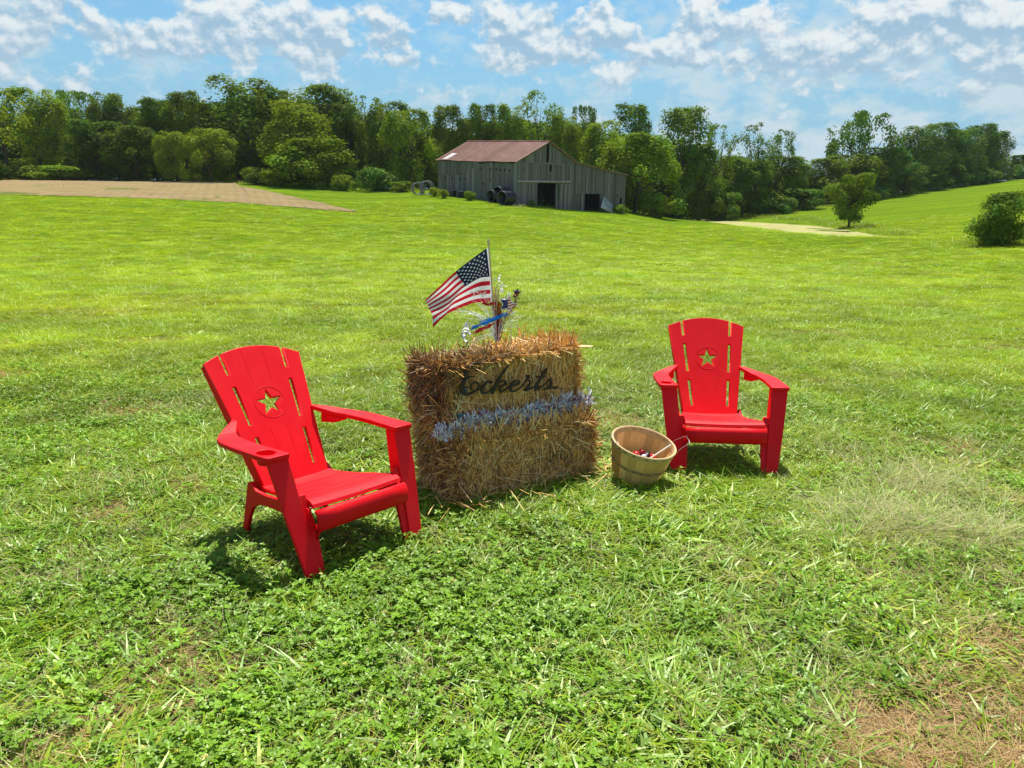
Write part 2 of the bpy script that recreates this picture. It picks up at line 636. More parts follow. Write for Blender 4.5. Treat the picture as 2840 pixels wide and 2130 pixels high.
def lawn_bare(x, y):
    """bare or dry spots of the lawn, 0..1"""
    n = fnoise(x * 0.9 + 5, y * 0.9 + 2, 4)
    s = .8 * sstep(0.73, 0.84, n)
    s = np.maximum(s, .8 * sstep(.585, .70, fnoise(x * .55 + 9, y * 1.1 + 2, 4)) * sstep(6, 10, y))
    for (px, py, r, k) in BARE:
        s = np.maximum(s, k * sstep(1.15, 0.35, np.hypot(x - px, (y - py) * 1.0) / r * (0.75 + 0.5 * fnoise(x * 3, y * 3))))
    return s


def mat_ground():
    m, t = mat_new('grass_ground')
    g = t.n('ShaderNodeNewGeometry').outputs['Position']
    flat = t.vmath('MULTIPLY', g, (1, 1, 0))
    far = t.n('ShaderNodeAttribute', attribute_name='sward').outputs['Fac']
    dry = t.n('ShaderNodeAttribute', attribute_name='dry').outputs['Fac']
    # thatch and soil between the plants
    n1 = t.noise(flat, 14.0, 5.0, 0.65)
    n2 = t.noise(flat, 55.0, 3.0, 0.6)
    soil = t.mix(t.ramp(n1, 0.35, 0.7), rgba((0.016, 0.018, 0.007)), rgba((0.050, 0.056, 0.016)))
    soil = t.mix(t.ramp(n2, 0.5, 0.7), soil, rgba((0.12, 0.09, 0.04)))
    drym = t.mix(t.ramp(n2, 0.35, 0.7), rgba((0.20, 0.125, 0.060)), rgba((0.42, 0.30, 0.15)))
    soil = t.mix(dry, soil, drym)
    # closed sward seen at a distance; mown in long strips
    s1 = t.noise(t.vmath('MULTIPLY', g, (0.05, 0.30, 0.0)), 1.0, 4.0, 0.6)
    s2 = t.noise(flat, 0.8, 6.0, 0.7)
    s3 = t.noise(t.vmath('MULTIPLY', g, (1.2, 2.4, 0.0)), 1.6, 5.0, 0.75)
    gr = t.mix(t.ramp(s1, 0.35, 0.68), rgba((0.150, 0.240, 0.014)), rgba((0.24, 0.345, 0.016)))
    gr = t.mix(t.ramp(s2, 0.45, 0.75), gr, rgba((0.10, 0.19, 0.014)))
    gr = t.mix(t.math('MULTIPLY', t.ramp(s3, 0.5, 0.72), 0.6), gr, rgba((0.28, 0.40, 0.03)))
    gr = t.mix(t.math('MULTIPLY', t.ramp(s3, 0.50, 0.30), 0.7), gr, rgba((0.09, 0.17, 0.012)))
    c = t.mix(far, soil, gr)
    b = t.n('ShaderNodeBsdfDiffuse', inp={0: c, 1: 0.6})
    h = t.math('ADD', t.math('MULTIPLY', t.noise(flat, 9.0, 5.0, 0.7), 0.10), t.math('MULTIPLY', t.noise(flat, 1.7, 4.0, 0.7), 0.22))
    bp = t.n('ShaderNodeBump', inp={'Height': h, 'Strength': 0.75, 'Distance': 1.0})
    t.set(b, 'Normal', bp.outputs[0])
    finish(t, b.outputs[0])
    return m


BARE = []


def build_land():
    for (px, py, r, k) in [(2010, 1610, .40, 1.0), (2190, 1590, .42, 1.0), (1900, 1650, .30, .9), (2140, 1480, .36, .7), (2200, 1400, .3, .5), (300, 1440, .5, .35), (120, 1560, .4, .4), (240, 1095, .26, .8), (390, 1050, .22, .7), (20, 805, .35, 1.0),
                           (960, 1375, .11, 1.0), (1650, 1105, .10, .8), (450, 1470, .12, .7), (610, 1410, .10, .6), (1330, 905, .35, .7),
                           (210, 690, .5, .8), (270, 880, .5, .6), (840, 635, .6, .8), (700, 665, .6, .6), (1480, 632, .7, .6), (1860, 608, .8, .6),
                           (1200, 650, .6, .5), (1790, 820, .3, .7), (1940, 770, .3, .6), (2160, 1065, .2, .7), (1100, 690, .5, .5), (640, 860, .4, .5)]:
        p = CAMP.copy()
        d = ray_dir(px, py)
        tpl = None
        # the lawn near the camera is a plane
        n = FR.to_3x3() @ Vector((0, 0, 1))
        tpl = -CAMP.dot(n) / d.dot(n)
        q = CAMP + d * tpl
        BARE.append((q.x, q.y, r, k))
    nr = 430
    rad = np.geomspace(0.25, 1500.0, nr)
    th = np.concatenate([np.linspace(-math.pi, -0.80, 40, endpoint=False), np.linspace(-0.80, 0.80, 360, endpoint=False), np.linspace(0.80, math.pi, 41)[:-1]])
    nt = len(th)
    Rr, Tt = np.meshgrid(rad, th, indexing='ij')
    X, Y = Rr * np.sin(Tt), Rr * np.cos(Tt)
    Z = zf(X, Y)
    V = np.stack([X, Y, Z], -1).reshape(-1, 3)
    V = np.concatenate([V, [[0, 0, 0]]])
    i = np.arange(nr - 1)[:, None]
    j = np.arange(nt)[None]
    F = np.stack([i * nt + j, (i + 1) * nt + j, (i + 1) * nt + (j + 1) % nt, i * nt + (j + 1) % nt], -1).reshape(-1, 4)
    c = len(V) - 1
    cap = np.array([(c, (k) % nt, (k + 1) % nt, c) for k in range(0)], np.int32).reshape(-1, 4)
    me = np_mesh('ground', V, F[:, ::-1], mat_ground(), smooth=True)
    for nm, val in (('sward', np.maximum(sstep(7, 24, np.hypot(V[:, 0], V[:, 1])), np.maximum(sstep(-.1, .5, np.abs(V[:, 0]) - (.80 * np.maximum(V[:, 1], 0) + 1.3)), sstep(1.3, .9, V[:, 1])))), ('dry', lawn_bare(V[:, 0], V[:, 1]) * sstep(90, 40, np.hypot(V[:, 0], V[:, 1])))):
        a = me.attributes.new(nm, 'FLOAT', 'POINT')
        a.data.foreach_set('value', val.astype(np.float32))
    tag(ob('ground', me), 'grass covered lawn and rolling pasture running back to the trees', 'ground', kind='structure')


build_land()


def build_ploughed():
    m, t = mat_new('ploughed_soil')
    g = t.n('ShaderNodeNewGeometry').outputs['Position']
    n1 = t.noise(t.vmath('MULTIPLY', g, (0.15, 0.5, 0)), 1.0, 5.0, 0.65)
    n2 = t.noise(g, 2.6, 6.0, 0.75)
    c = t.mix(t.ramp(n1, 0.3, 0.7), rgba((0.42, 0.30, 0.145)), rgba((0.53, 0.39, 0.20)))
    c = t.mix(t.math('MULTIPLY', t.ramp(n2, 0.5, 0.75), 0.6), c, rgba((0.32, 0.22, 0.10)))
    wob = t.noise(t.vmath('MULTIPLY', g, (.05, .05, 0)), 1.0, 2.0, .5)
    rows = t.math('SINE', t.math('MULTIPLY_ADD', t.vmath('DOT_PRODUCT', g, (6.2, 2.3, 0.0)), 0.80, t.math('MULTIPLY', wob, 5.0)))
    rows = t.math('MULTIPLY_ADD', rows, 0.5, t.math('MULTIPLY', n2, 0.9))
    c = t.mix(t.math('MULTIPLY', t.ramp(rows, .75, .05), .14), c, rgba((.27, .185, .09)))
    fr = t.n('ShaderNodeAttribute', attribute_name='weeds').outputs['Fac']
    c = t.mix(fr, c, rgba((0.16, 0.24, 0.03)))
    b = t.n('ShaderNodeBsdfDiffuse', inp={0: c, 1: 0.7})
    bp = t.n('ShaderNodeBump', inp={'Height': t.noise(g, 5.0, 5.0, 0.75), 'Strength': 0.9, 'Distance': 0.2})
    t.set(b, 'Normal', bp.outputs[0])
    finish(t, b.outputs[0])
    top = [(-700, 391), (-200, 391), (0, 391), (180, 388), (330, 389.5), (430, 392), (520, 403), (600, 418), (700, 441), (768, 457)]
    bot = [(-700, 417), (-200, 420), (0, 421), (160, 424), (300, 428), (440, 434.5), (560, 442), (660, 450), (720, 455), (770, 458.5)]
    nu, nv = 420, 150
    s = np.linspace(0, 1, len(top))
    su = np.linspace(0, 1, nu)
    TP = np.array([hit(a, b) for a, b in top])
    BP = np.array([hit(a, b) for a, b in bot])
    TP = np.stack([np.interp(su, s, TP[:, k]) for k in range(2)], 1)
    BP = np.stack([np.interp(su, s, BP[:, k]) for k in range(2)], 1)
    TP[:, 1] += 1.2 * (fnoise(su * 60, su * 0 + 3) - .5)
    BP[:, 1] += 1.6 * (fnoise(su * 80, su * 0 + 8) - .5)
    w = np.linspace(0, 1, nv)[None, :, None]
    P = BP[:, None] * (1 - w) + TP[:, None] * w
    X, Y = P[..., 0], P[..., 1]
    # drill rows run away over the rise, slightly slanting
    ph = (X * 0.94 + Y * 0.34) * 2 * math.pi / .95 + 1.3 * fnoise(X * .05, Y * .05)
    edge = sstep(0, .04, w[..., 0]) * sstep(1, .96, w[..., 0])
    Z = zf(X, Y) + 0.05 + edge * (0.06 + 0.05 * (fnoise(X * 1.4, Y * 1.4) - .5))
    V = np.stack([X, Y, Z], -1).reshape(-1, 3)
    i = np.arange(nu - 1)[:, None]
    j = np.arange(nv - 1)[None]
    F = np.stack([i * nv + j, (i + 1) * nv + j, (i + 1) * nv + j + 1, i * nv + j + 1], -1).reshape(-1, 4)
    me = np_mesh('ploughed_field', V, F, m, smooth=True)
    wv = sstep(.70, .80, fnoise(X * .25 + 3, Y * .5)) * .8
    a = me.attributes.new('weeds', 'FLOAT', 'POINT')
    a.data.foreach_set('value', wv.reshape(-1).astype(np.float32))
    tag(ob('ploughed_field', me), 'bare tan ploughed field with faint drill rows', 'field', kind='structure')


build_ploughed()


def build_pond():
    m, t = mat_new('duckweed_pond')
    g = t.n('ShaderNodeNewGeometry').outputs['Position']
    n1 = t.noise(t.vmath('MULTIPLY', g, (1, .4, 0)), 0.5, 5.0, 0.65)
    n2 = t.noise(t.vmath('MULTIPLY', g, (1, .5, 0)), 0.16, 4.0, 0.6)
    weed = t.mix(t.ramp(n1, 0.35, 0.7), rgba((0.30, 0.28, 0.11)), rgba((0.39, 0.36, 0.16)))
    weed = t.mix(t.ramp(n2, 0.5, 0.75), weed, rgba((0.30, 0.34, 0.10)))
    op = t.n('ShaderNodeAttribute', attribute_name='open').outputs['Fac']
    o2 = t.math('ADD', op, t.math('MULTIPLY', t.math('SUBTRACT', n1, 0.5), 1.6))
    o3 = t.ramp(o2, 0.42, 0.52)
    a = t.n('ShaderNodeBsdfDiffuse', inp={0: weed})
    w = t.n('ShaderNodeBsdfPrincipled', inp={'Base Color': rgba((0.03, 0.05, 0.035)), 'Roughness': 0.08})
    mx = t.n('ShaderNodeMixShader', inp={0: o3, 1: a.outputs[0], 2: w.outputs[0]})
    finish(t, mx.outputs[0])
    # a regular grid over the outline so that the open water patch has room
    n = 160
    xs = np.linspace(_pu.min() - 1.5, _pu.max() + 1.5, n)
    ys = np.linspace(_pv.min() - 1.5, _pv.max() + 1.5, n)
    X, Y = np.meshgrid(xs, ys, indexing='ij')
    V = np.stack([X, Y, np.full_like(X, POND_Z)], -1).reshape(-1, 3)
    i = np.arange(n - 1)[:, None]
    j = np.arange(n - 1)[None]
    F = np.stack([i * n + j, (i + 1) * n + j, (i + 1) * n + j + 1, i * n + j + 1], -1).reshape(-1, 4)
    pd = poly_dist(V[:, 0], V[:, 1], _pu, _pv)
    keep = (pd[F] < 1.2).all(1)
    F = F[keep]
    us, inv = np.unique(F, return_inverse=True)
    V = V[us]
    F = inv.reshape(-1, 4)
    me = np_mesh('pond', V, F, m)
    c = plane_z(1806, 499, POND_Z)
    c2 = plane_z(1770, 494.5, POND_Z)
    op_ = np.maximum(1.1 - np.hypot((V[:, 0] - c.x) / 2.6, (V[:, 1] - c.y) / 4.5), .95 - np.hypot((V[:, 0] - c2.x) / 2.2, (V[:, 1] - c2.y) / 4.0))
    a_ = me.attributes.new('open', 'FLOAT', 'POINT')
    a_.data.foreach_set('value', np.clip(op_, -1, 1).astype(np.float32))
    tag(ob('pond', me), 'narrow farm pond covered in pale duckweed with an open dark patch', 'pond', kind='structure')


build_pond()

# ------------------------------------------------------------------ garden chairs
def curve_mesh(name, polys, half, bevel, mats):
    cu = bpy.data.curves.new(name, 'CURVE')
    cu.dimensions = '2D'
    cu.fill_mode = 'BOTH'
    cu.extrude = max(half - bevel, 0.0005)
    cu.bevel_depth = bevel
    cu.bevel_resolution = 2
    cu.offset = -bevel
    for P in polys:
        sp = cu.splines.new('POLY')
        sp.points.add(len(P) - 1)
        for q, p in zip(sp.points, P):
            q.co = (p[0], p[1], 0, 1)
        sp.use_cyclic_u = True
    o = bpy.data.objects.new(name, cu)
    COL.objects.link(o)
    dg = bpy.context.evaluated_depsgraph_get()
    me = bpy.data.meshes.new_from_object(o.evaluated_get(dg))
    me.name = name
    bpy.data.objects.remove(o)
    bpy.data.curves.remove(cu)
    me.materials.clear()
    for mt in (mats if isinstance(mats, (list, tuple)) else [mats]):
        me.materials.append(mt)
    return me


def join_bm(me, bm_add):
    """append the faces of a bmesh to a mesh"""
    b = bmesh.new()
    b.from_mesh(me)
    tmp = bpy.data.meshes.new('tmp')
    bm_add.to_mesh(tmp)
    bm_add.free()
    b.from_mesh(tmp)
    b.to_mesh(me)
    b.free()
    bpy.data.meshes.remove(tmp)
    return me


def bm_bevel(bm, w, seg=2):
    bmesh.ops.recalc_face_normals(bm, faces=bm.faces)
    bmesh.ops.bevel(bm, geom=[e for e in bm.edges if e.calc_face_angle(0) > 0.5], offset=w, segments=seg, affect='EDGES', profile=0.6, clamp_overlap=True)


def profile_x(bm, prof, halfw, thick, bulge=0.0):
    """sheet following (y, z) points, spanning x in +-halfw(y), thickness downwards"""
    prof = np.array(prof, float)
    T = np.gradient(prof, axis=0)
    T /= np.linalg.norm(T, axis=1, keepdims=True)
    N = np.stack([T[:, 1], -T[:, 0]], 1)
    if N[len(N) // 2, 1] > 0:
        N = -N
    xs = [-1, -.6, 0, .6, 1]
    top, low = [], []
    for (y, z), (ny, nz) in zip(prof, N):
        h = halfw(y)
        top.append([bm.verts.new((a * h, y, z - bulge * (1 - a * a))) for a in xs])
        low.append([bm.verts.new((a * h, y + ny * thick, z - bulge * (1 - a * a) + nz * thick)) for a in xs])
    n, k = len(prof), len(xs)
    for i in range(n - 1):
        for j in range(k - 1):
            bm.faces.new((top[i][j], top[i][j + 1], top[i + 1][j + 1], top[i + 1][j]))
            bm.faces.new((low[i][j + 1], low[i][j], low[i + 1][j], low[i + 1][j + 1]))
        bm.faces.new((top[i][0], top[i + 1][0], low[i + 1][0], low[i][0]))
        bm.faces.new((top[i + 1][-1], top[i][-1], low[i][-1], low[i + 1][-1]))
    for j in range(k - 1):
        bm.faces.new((top[0][j + 1], top[0][j], low[0][j], low[0][j + 1]))
        bm.faces.new((top[-1][j], top[-1][j + 1], low[-1][j + 1], low[-1][j]))


def star_pts(cx, cy, R, r=None, rot=0.0, n=5):
    r = R * 0.40 if r is None else r
    return [(cx + (R if k % 2 == 0 else r) * math.sin(rot + k * math.pi / n), cy + (R if k % 2 == 0 else r) * math.cos(rot + k * math.pi / n)) for k in range(2 * n)]


def make_chair(mat, label):
    root = empty('adirondack_chair', mat, label, 'garden chair', 'red garden chairs')
    # backrest: a fan of boards with three gaps on each side and a star cut out
    H = 0.713
    hw = lambda y: 0.200 + 0.090 * (y / H)
    arc = lambda x: 0.785 - 0.072 * (x / 0.29) ** 2
    sl = lambda y: 0.636 * hw(y)
    g = 0.0095
    ytop = 0.885 * H
    out = [(-hw(-.03), -.03), (hw(-.03), -.03), (hw(H * .5), H * .5), (hw(H), arc(.29))]
    def notch(sg):
        y1 = arc(sl(0.77))
        a = [(sl(y1) + g, arc(sl(y1) + g)), (sl(ytop) + g, ytop), (sl(ytop) - g, ytop), (sl(y1) - g, arc(sl(y1) - g))]
        return [(sg * x, y) for x, y in a]
    nr_, nl_ = notch(1), notch(-1)[::-1]
    out += [(x, arc(x)) for x in (.27, .24, .21)] + nr_
    out += [(x, arc(x)) for x in np.linspace(nr_[-1][0] - .02, nl_[0][0] + .02, 13)]
    out += nl_ + [(x, arc(x)) for x in (-.21, -.24, -.27)] + [(-hw(H), arc(.29)), (-hw(H * .5), H * .5)]
    polys = [out, star_pts(0, .442, .078)]
    for sg in (1, -1):
        for (a, b) in ((.075, .365), (.465, .785)):
            ya, yb = a * H, b * H
            polys.append([(sg * (sl(ya) - g), ya), (sg * (sl(ya) + g), ya), (sg * (sl(yb) + g), yb), (sg * (sl(yb) - g), yb)])
    me = curve_mesh('backrest', polys, .012, .004, M_RED)
    add = bmesh.new()
    # raised ring round the star
    V, F = tube_arrays([(.092 * math.cos(a), .442 + .092 * math.sin(a), .0118) for a in np.linspace(0, 2 * math.pi, 48, endpoint=False)], .0020, 6, True)
    vs = [add.verts.new(v) for v in V]
    for f in F:
        fc = add.faces.new([vs[i] for i in f])
        fc.smooth = True
    # fine ribs between the boards of the middle panel and low bands across it
    for sg in (1, -1):
        for (a, b) in ((.02, .30), (.57, .79 / H * H)):
            xa, xb = sg * .21 * hw(a) / .636 * .636 * 1.0, sg * .21 * hw(b)
            bm_hexa(add, [(xa - .0013, a, .0118), (xa + .0013, a, .0118), (xb + .0013, min(b, .772), .0118), (xb - .0013, min(b, .772), .0118),
                          (xa - .0008, a, .0132), (xa + .0008, a, .0132), (xb + .0008, min(b, .772), .0132), (xb - .0008, min(b, .772), .0132)])
    # side edges turned back
    for sg in (1, -1):
        x0, x1 = sg * (hw(-.03) - .009), sg * (hw(H) - .009)
        y0, y1 = -.03, arc(.29) - .006
        w = sg * .0085
        pts = [(x0 - w, y0, -.062), (x0 + w, y0, -.062), (x0 + w, y0, -.0121), (x0 - w, y0, -.0121),
               (x1 - w, y1, -.034), (x1 + w, y1, -.034), (x1 + w, y1, -.0121), (x1 - w, y1, -.0121)]
        bm_hexa(add, pts)
    bmesh.ops.recalc_face_normals(add, faces=add.faces)
    me = join_bm(me, add)
    o = ob('backrest', me, root)
    up = Vector((0, .37, .61)).normalized()
    nx = Vector((1, 0, 0))
    o.matrix_local = Matrix.Translation((0, .449, .264)) @ Matrix((nx, up, nx.cross(up))).transposed().to_4x4()
    # seat of broad slats with thin gaps, dished towards the back
    bm = bmesh.new()
    yy = np.array([-.100, -.092, -.075, -.05, 0, .06, .12, .19, .26, .33, .40, .45, .49])
    zz = np.array([.302, .318, .327, .331, .325, .315, .304, .291, .280, .271, .266, .268, .285])
    shw = lambda y: .268 - .062 * max(0.0, min(1, (y + .1) / .55))
    for a, b in ((-.100, .010), (.0145, .115), (.1195, .215), (.2195, .315), (.3195, .49)):
        ys = np.unique(np.concatenate([[a, b], yy[(yy > a) & (yy < b)]]))
        profile_x(bm, np.stack([ys, np.interp(ys, yy, zz)], 1), shw, .018, .006)
    for sg in (1, -1):
        bm_hexa(bm, [(sg * .19, -.07, .290), (sg * .25, -.07, .290), (sg * .195, .44, .232), (sg * .14, .44, .232),
                     (sg * .19, -.07, .312), (sg * .25, -.07, .312), (sg * .195, .44, .248), (sg * .14, .44, .248)])
    ob('seat', bm_mesh('seat', bm, M_RED), root)
    # front apron: a rolled board below the first slat
    bm = bmesh.new()
    profile_x(bm, [(-.112, .283), (-.122, .280), (-.130, .268), (-.135, .252), (-.136, .235), (-.133, .214), (-.127, .203), (-.116, .199)], lambda y: .272, .014)
    for sg in (1, -1):       # fillets down into the legs
        fan = [(.272, .232)] + [(.272 - .052 * (1 - math.sin(a)), .232 - .052 * (1 - math.cos(a)) - .028) for a in np.linspace(0, math.pi / 2, 6)]
        fr_ = [bm.verts.new((sg * x, -.135 + (.232 - z) * .05, z)) for x, z in fan]
        bk_ = [bm.verts.new((sg * x, -.120 + (.232 - z) * .05, z)) for x, z in fan]
        bm.faces.new(fr_)
        bm.faces.new(bk_[::-1])
        for k in range(len(fan)):
            l = (k + 1) % len(fan)
            bm.faces.new((fr_[k], fr_[l], bk_[l], bk_[k]))
    ob('apron', bm_mesh('apron', bm, M_RED, True), root)
    # legs and side rails
    for sg in (-1, 1):
        bm = bmesh.new()
        yl = lambda z: .006 - .164 * (1 - z / .535)
        def row(z, xo, xi, d=.02, off=0.0):
            return [(sg * xo, yl(z) + off, z), (sg * xi, yl(z) + off, z), (sg * xi, yl(z) + off + d, z), (sg * xo, yl(z) + off + d, z)]
        a, b, c = row(.535, .428, .320), row(.30, .400, .300), row(0, .356, .276)
        bm_hexa(bm, a + b)
        bm_hexa(bm, [Vector(p) for p in b] + [Vector(p) for p in c])
        bmesh.ops.remove_doubles(bm, verts=bm.verts, dist=.0004)
        bm_bevel(bm, .004)
        # inner strip that runs from the apron down to the foot
        s1, s2, s3 = row(.355, .302, .268, .02, .012), row(.20, .291, .246, .02, .012), row(.0, .278, .250, .02, .012)
        bm_hexa(bm, s1 + s2)
        bm_hexa(bm, s2 + s3)
        # flange at the inner edge, behind the front board
        bm_hexa(bm, [(sg * .322, yl(.533) + .0205, .533), (sg * .334, yl(.533) + .0205, .533), (sg * .334, yl(.533) + .075, .533), (sg * .322, yl(.533) + .075, .533),
                     (sg * .303, yl(.32) + .0205, .32), (sg * .315, yl(.32) + .0205, .32), (sg * .315, yl(.32) + .085, .32), (sg * .303, yl(.32) + .085, .32)])
        bm_hexa(bm, [(sg * .300, yl(.319) + .0205, .319), (sg * .312, yl(.319) + .0205, .319), (sg * .312, yl(.319) + .085, .319), (sg * .300, yl(.319) + .085, .319),
                     (sg * .268, yl(.0) + .0325, .0), (sg * .280, yl(.0) + .0325, .0), (sg * .280, yl(.0) + .06, .0), (sg * .268, yl(.0) + .06, .0)])
        ob('front_leg', bm_mesh('front_leg', bm, M_RED), root)
        # rear leg with the side rail: one moulded panel
        prof = [(-.075, .296), (.06, .286), (.20, .268), (.34, .252), (.45, .250), (.50, .285), (.535, .275), (.562, .16), (.585, 0), (.535, 0), (.515, .09), (.485, .145),
                (.43, .180), (.34, .195), (.20, .205), (.05, .215), (-.075, .226)]
        me = curve_mesh('rear_leg', [prof], .011, .004, M_RED)
        o = ob('rear_leg', me, root)
        # the mesh lies in its own x-y plane: stand it up and let it lean in towards the back
        xl = lambda y: sg * (.272 - .045 * (y + .08) / .62)
        for v in me.vertices:
            y, z, w = v.co
            v.co = (xl(y) + w + sg * .02 * (1 - min(1, z / .2)), y, z)
        # arm rest
        P = [(.314, 0.004), (.322, -.006), (.428, -.006), (.437, .004), (.444, .10), (.448, .30), (.442, .40), (.425, .465), (.385, .515), (.33, .56), (.28, .60), (.248, .640),
             (.234, .640), (.232, .600), (.262, .555), (.300, .50), (.322, .44), (.330, .36), (.330, .24), (.322, .10)]
        polys = [[(sg * x, y) for x, y in P]]
        if sg < 0:
            polys.append([(-.386 + .041 * math.cos(a), .085 + .050 * math.sin(a)) for a in np.linspace(0, 2 * math.pi, 28, endpoint=False)])
        me = curve_mesh('armrest', polys, .0125, .005, M_RED)
        add = bmesh.new()
        if sg < 0:
            ring = [(-.386 + .0435 * math.cos(a), .085 + .0525 * math.sin(a)) for a in np.linspace(0, 2 * math.pi, 28, endpoint=False)]
            hi = [add.verts.new((x, y, -.010)) for x, y in ring]
            lo = [add.verts.new((-.386 + (x + .386) * .86, .085 + (y - .085) * .86, -.042)) for x, y in ring]
            add.faces.new(lo)
            for k in range(28):
                add.faces.new((hi[k], hi[(k + 1) % 28], lo[(k + 1) % 28], lo[k]))
        # web under the rear of the arm that ties it to the backrest
        w0 = [(.262, .575), (.300, .50), (.324, .43)]
        for k in range(2):
            (xa, ya), (xb, yb) = w0[k], w0[k + 1]
            d0, d1 = (.075, .050) if k == 0 else (.050, .022)
            bm_hexa(add, [(sg * xa, ya, -.0142), (sg * (xa + .012), ya + .006, -.0142), (sg * (xa + .012), ya + .006, -d0), (sg * xa, ya, -d0),
                          (sg * xb, yb, -.0142), (sg * (xb + .012), yb + .006, -.0142), (sg * (xb + .012), yb + .006, -d1), (sg * xb, yb, -d1)])
        bmesh.ops.recalc_face_normals(add, faces=add.faces)
        me = join_bm(me, add)
        for v in me.vertices:
            v.co.z += .5495 + .035 * float(sstep(.47, .62, v.co.y))
        ob('armrest', me, root)
    return root


def copy_thing(root, mat, label):
    r = root.copy()
    COL.objects.link(r)
    r.matrix_world = mat
    r['label'] = label
    for ch in list(root.children):
        c = ch.copy()
        COL.objects.link(c)
        c.parent = r
        for g in ch.children:
            d = g.copy()
            COL.objects.link(d)
            d.parent = c
    return r


CH_L = FR @ Matrix.Translation((-.8217, 3.5182, 0)) @ Matrix.Rotation(math.radians(49.6), 4, 'Z')
CH_R = FR @ Matrix.Translation((1.4613, 4.9557, 0)) @ Matrix.Rotation(math.radians(-4.07), 4, 'Z')
chair = make_chair(CH_L, 'large red plastic garden chair turned sideways beside the straw bales')
copy_thing(chair, CH_R, 'red plastic garden chair facing forward behind the wooden basket')
# ------------------------------------------------------------------ straw bales
def mat_straw():
    m, t = mat_new('straw')
    a = t.n('ShaderNodeAttribute', attribute_name='tone')
    d = t.n('ShaderNodeBsdfPrincipled', inp={'Base Color': a.outputs['Color'], 'Roughness': 0.45})
    d.inputs['Specular IOR Level'].default_value = 0.4
    tr = t.n('ShaderNodeBsdfTranslucent', inp={0: t.mix(1.0, a.outputs['Color'], rgba((1.1, 0.9, 0.6)), 'MULTIPLY')})
    mx = t.n('ShaderNodeMixShader', inp={0: 0.10, 1: d.outputs[0], 2: tr.outputs[0]})
    finish(t, mx.outputs[0])
    return m


M_STRAW = mat_straw()
M_TWINE = mat_simple('blue_twine', (0.03, 0.26, 0.36), 0.5)
BALE_YAW = math.radians(34.6)
BALE = FR @ Matrix.Translation((.1134, 4.475, 0)) @ Matrix.Rotation(BALE_YAW, 4, 'Z')   # centre of the front bottom edge; +x to the right, +y back


def straw_tone(r, n, rot=0.0):
    """straw colours; ROT 0..1 how weathered"""
    a = np.array([(.78, .46, .13), (.88, .60, .23), (.64, .35, .085), (.84, .54, .18), (.46, .23, .06), (.92, .72, .38)])
    c = a[r.integers(0, len(a), n)] * r.uniform(.75, 1.1, (n, 1))
    w = np.array([(.28, .155, .070), (.19, .105, .052), (.37, .21, .09), (.10, .06, .04)])[r.integers(0, 4, n)]
    k = (r.random(n) < rot)[:, None]
    return np.where(k, w * r.uniform(.8, 1.2, (n, 1)), np.minimum(c * 1.12, .92))


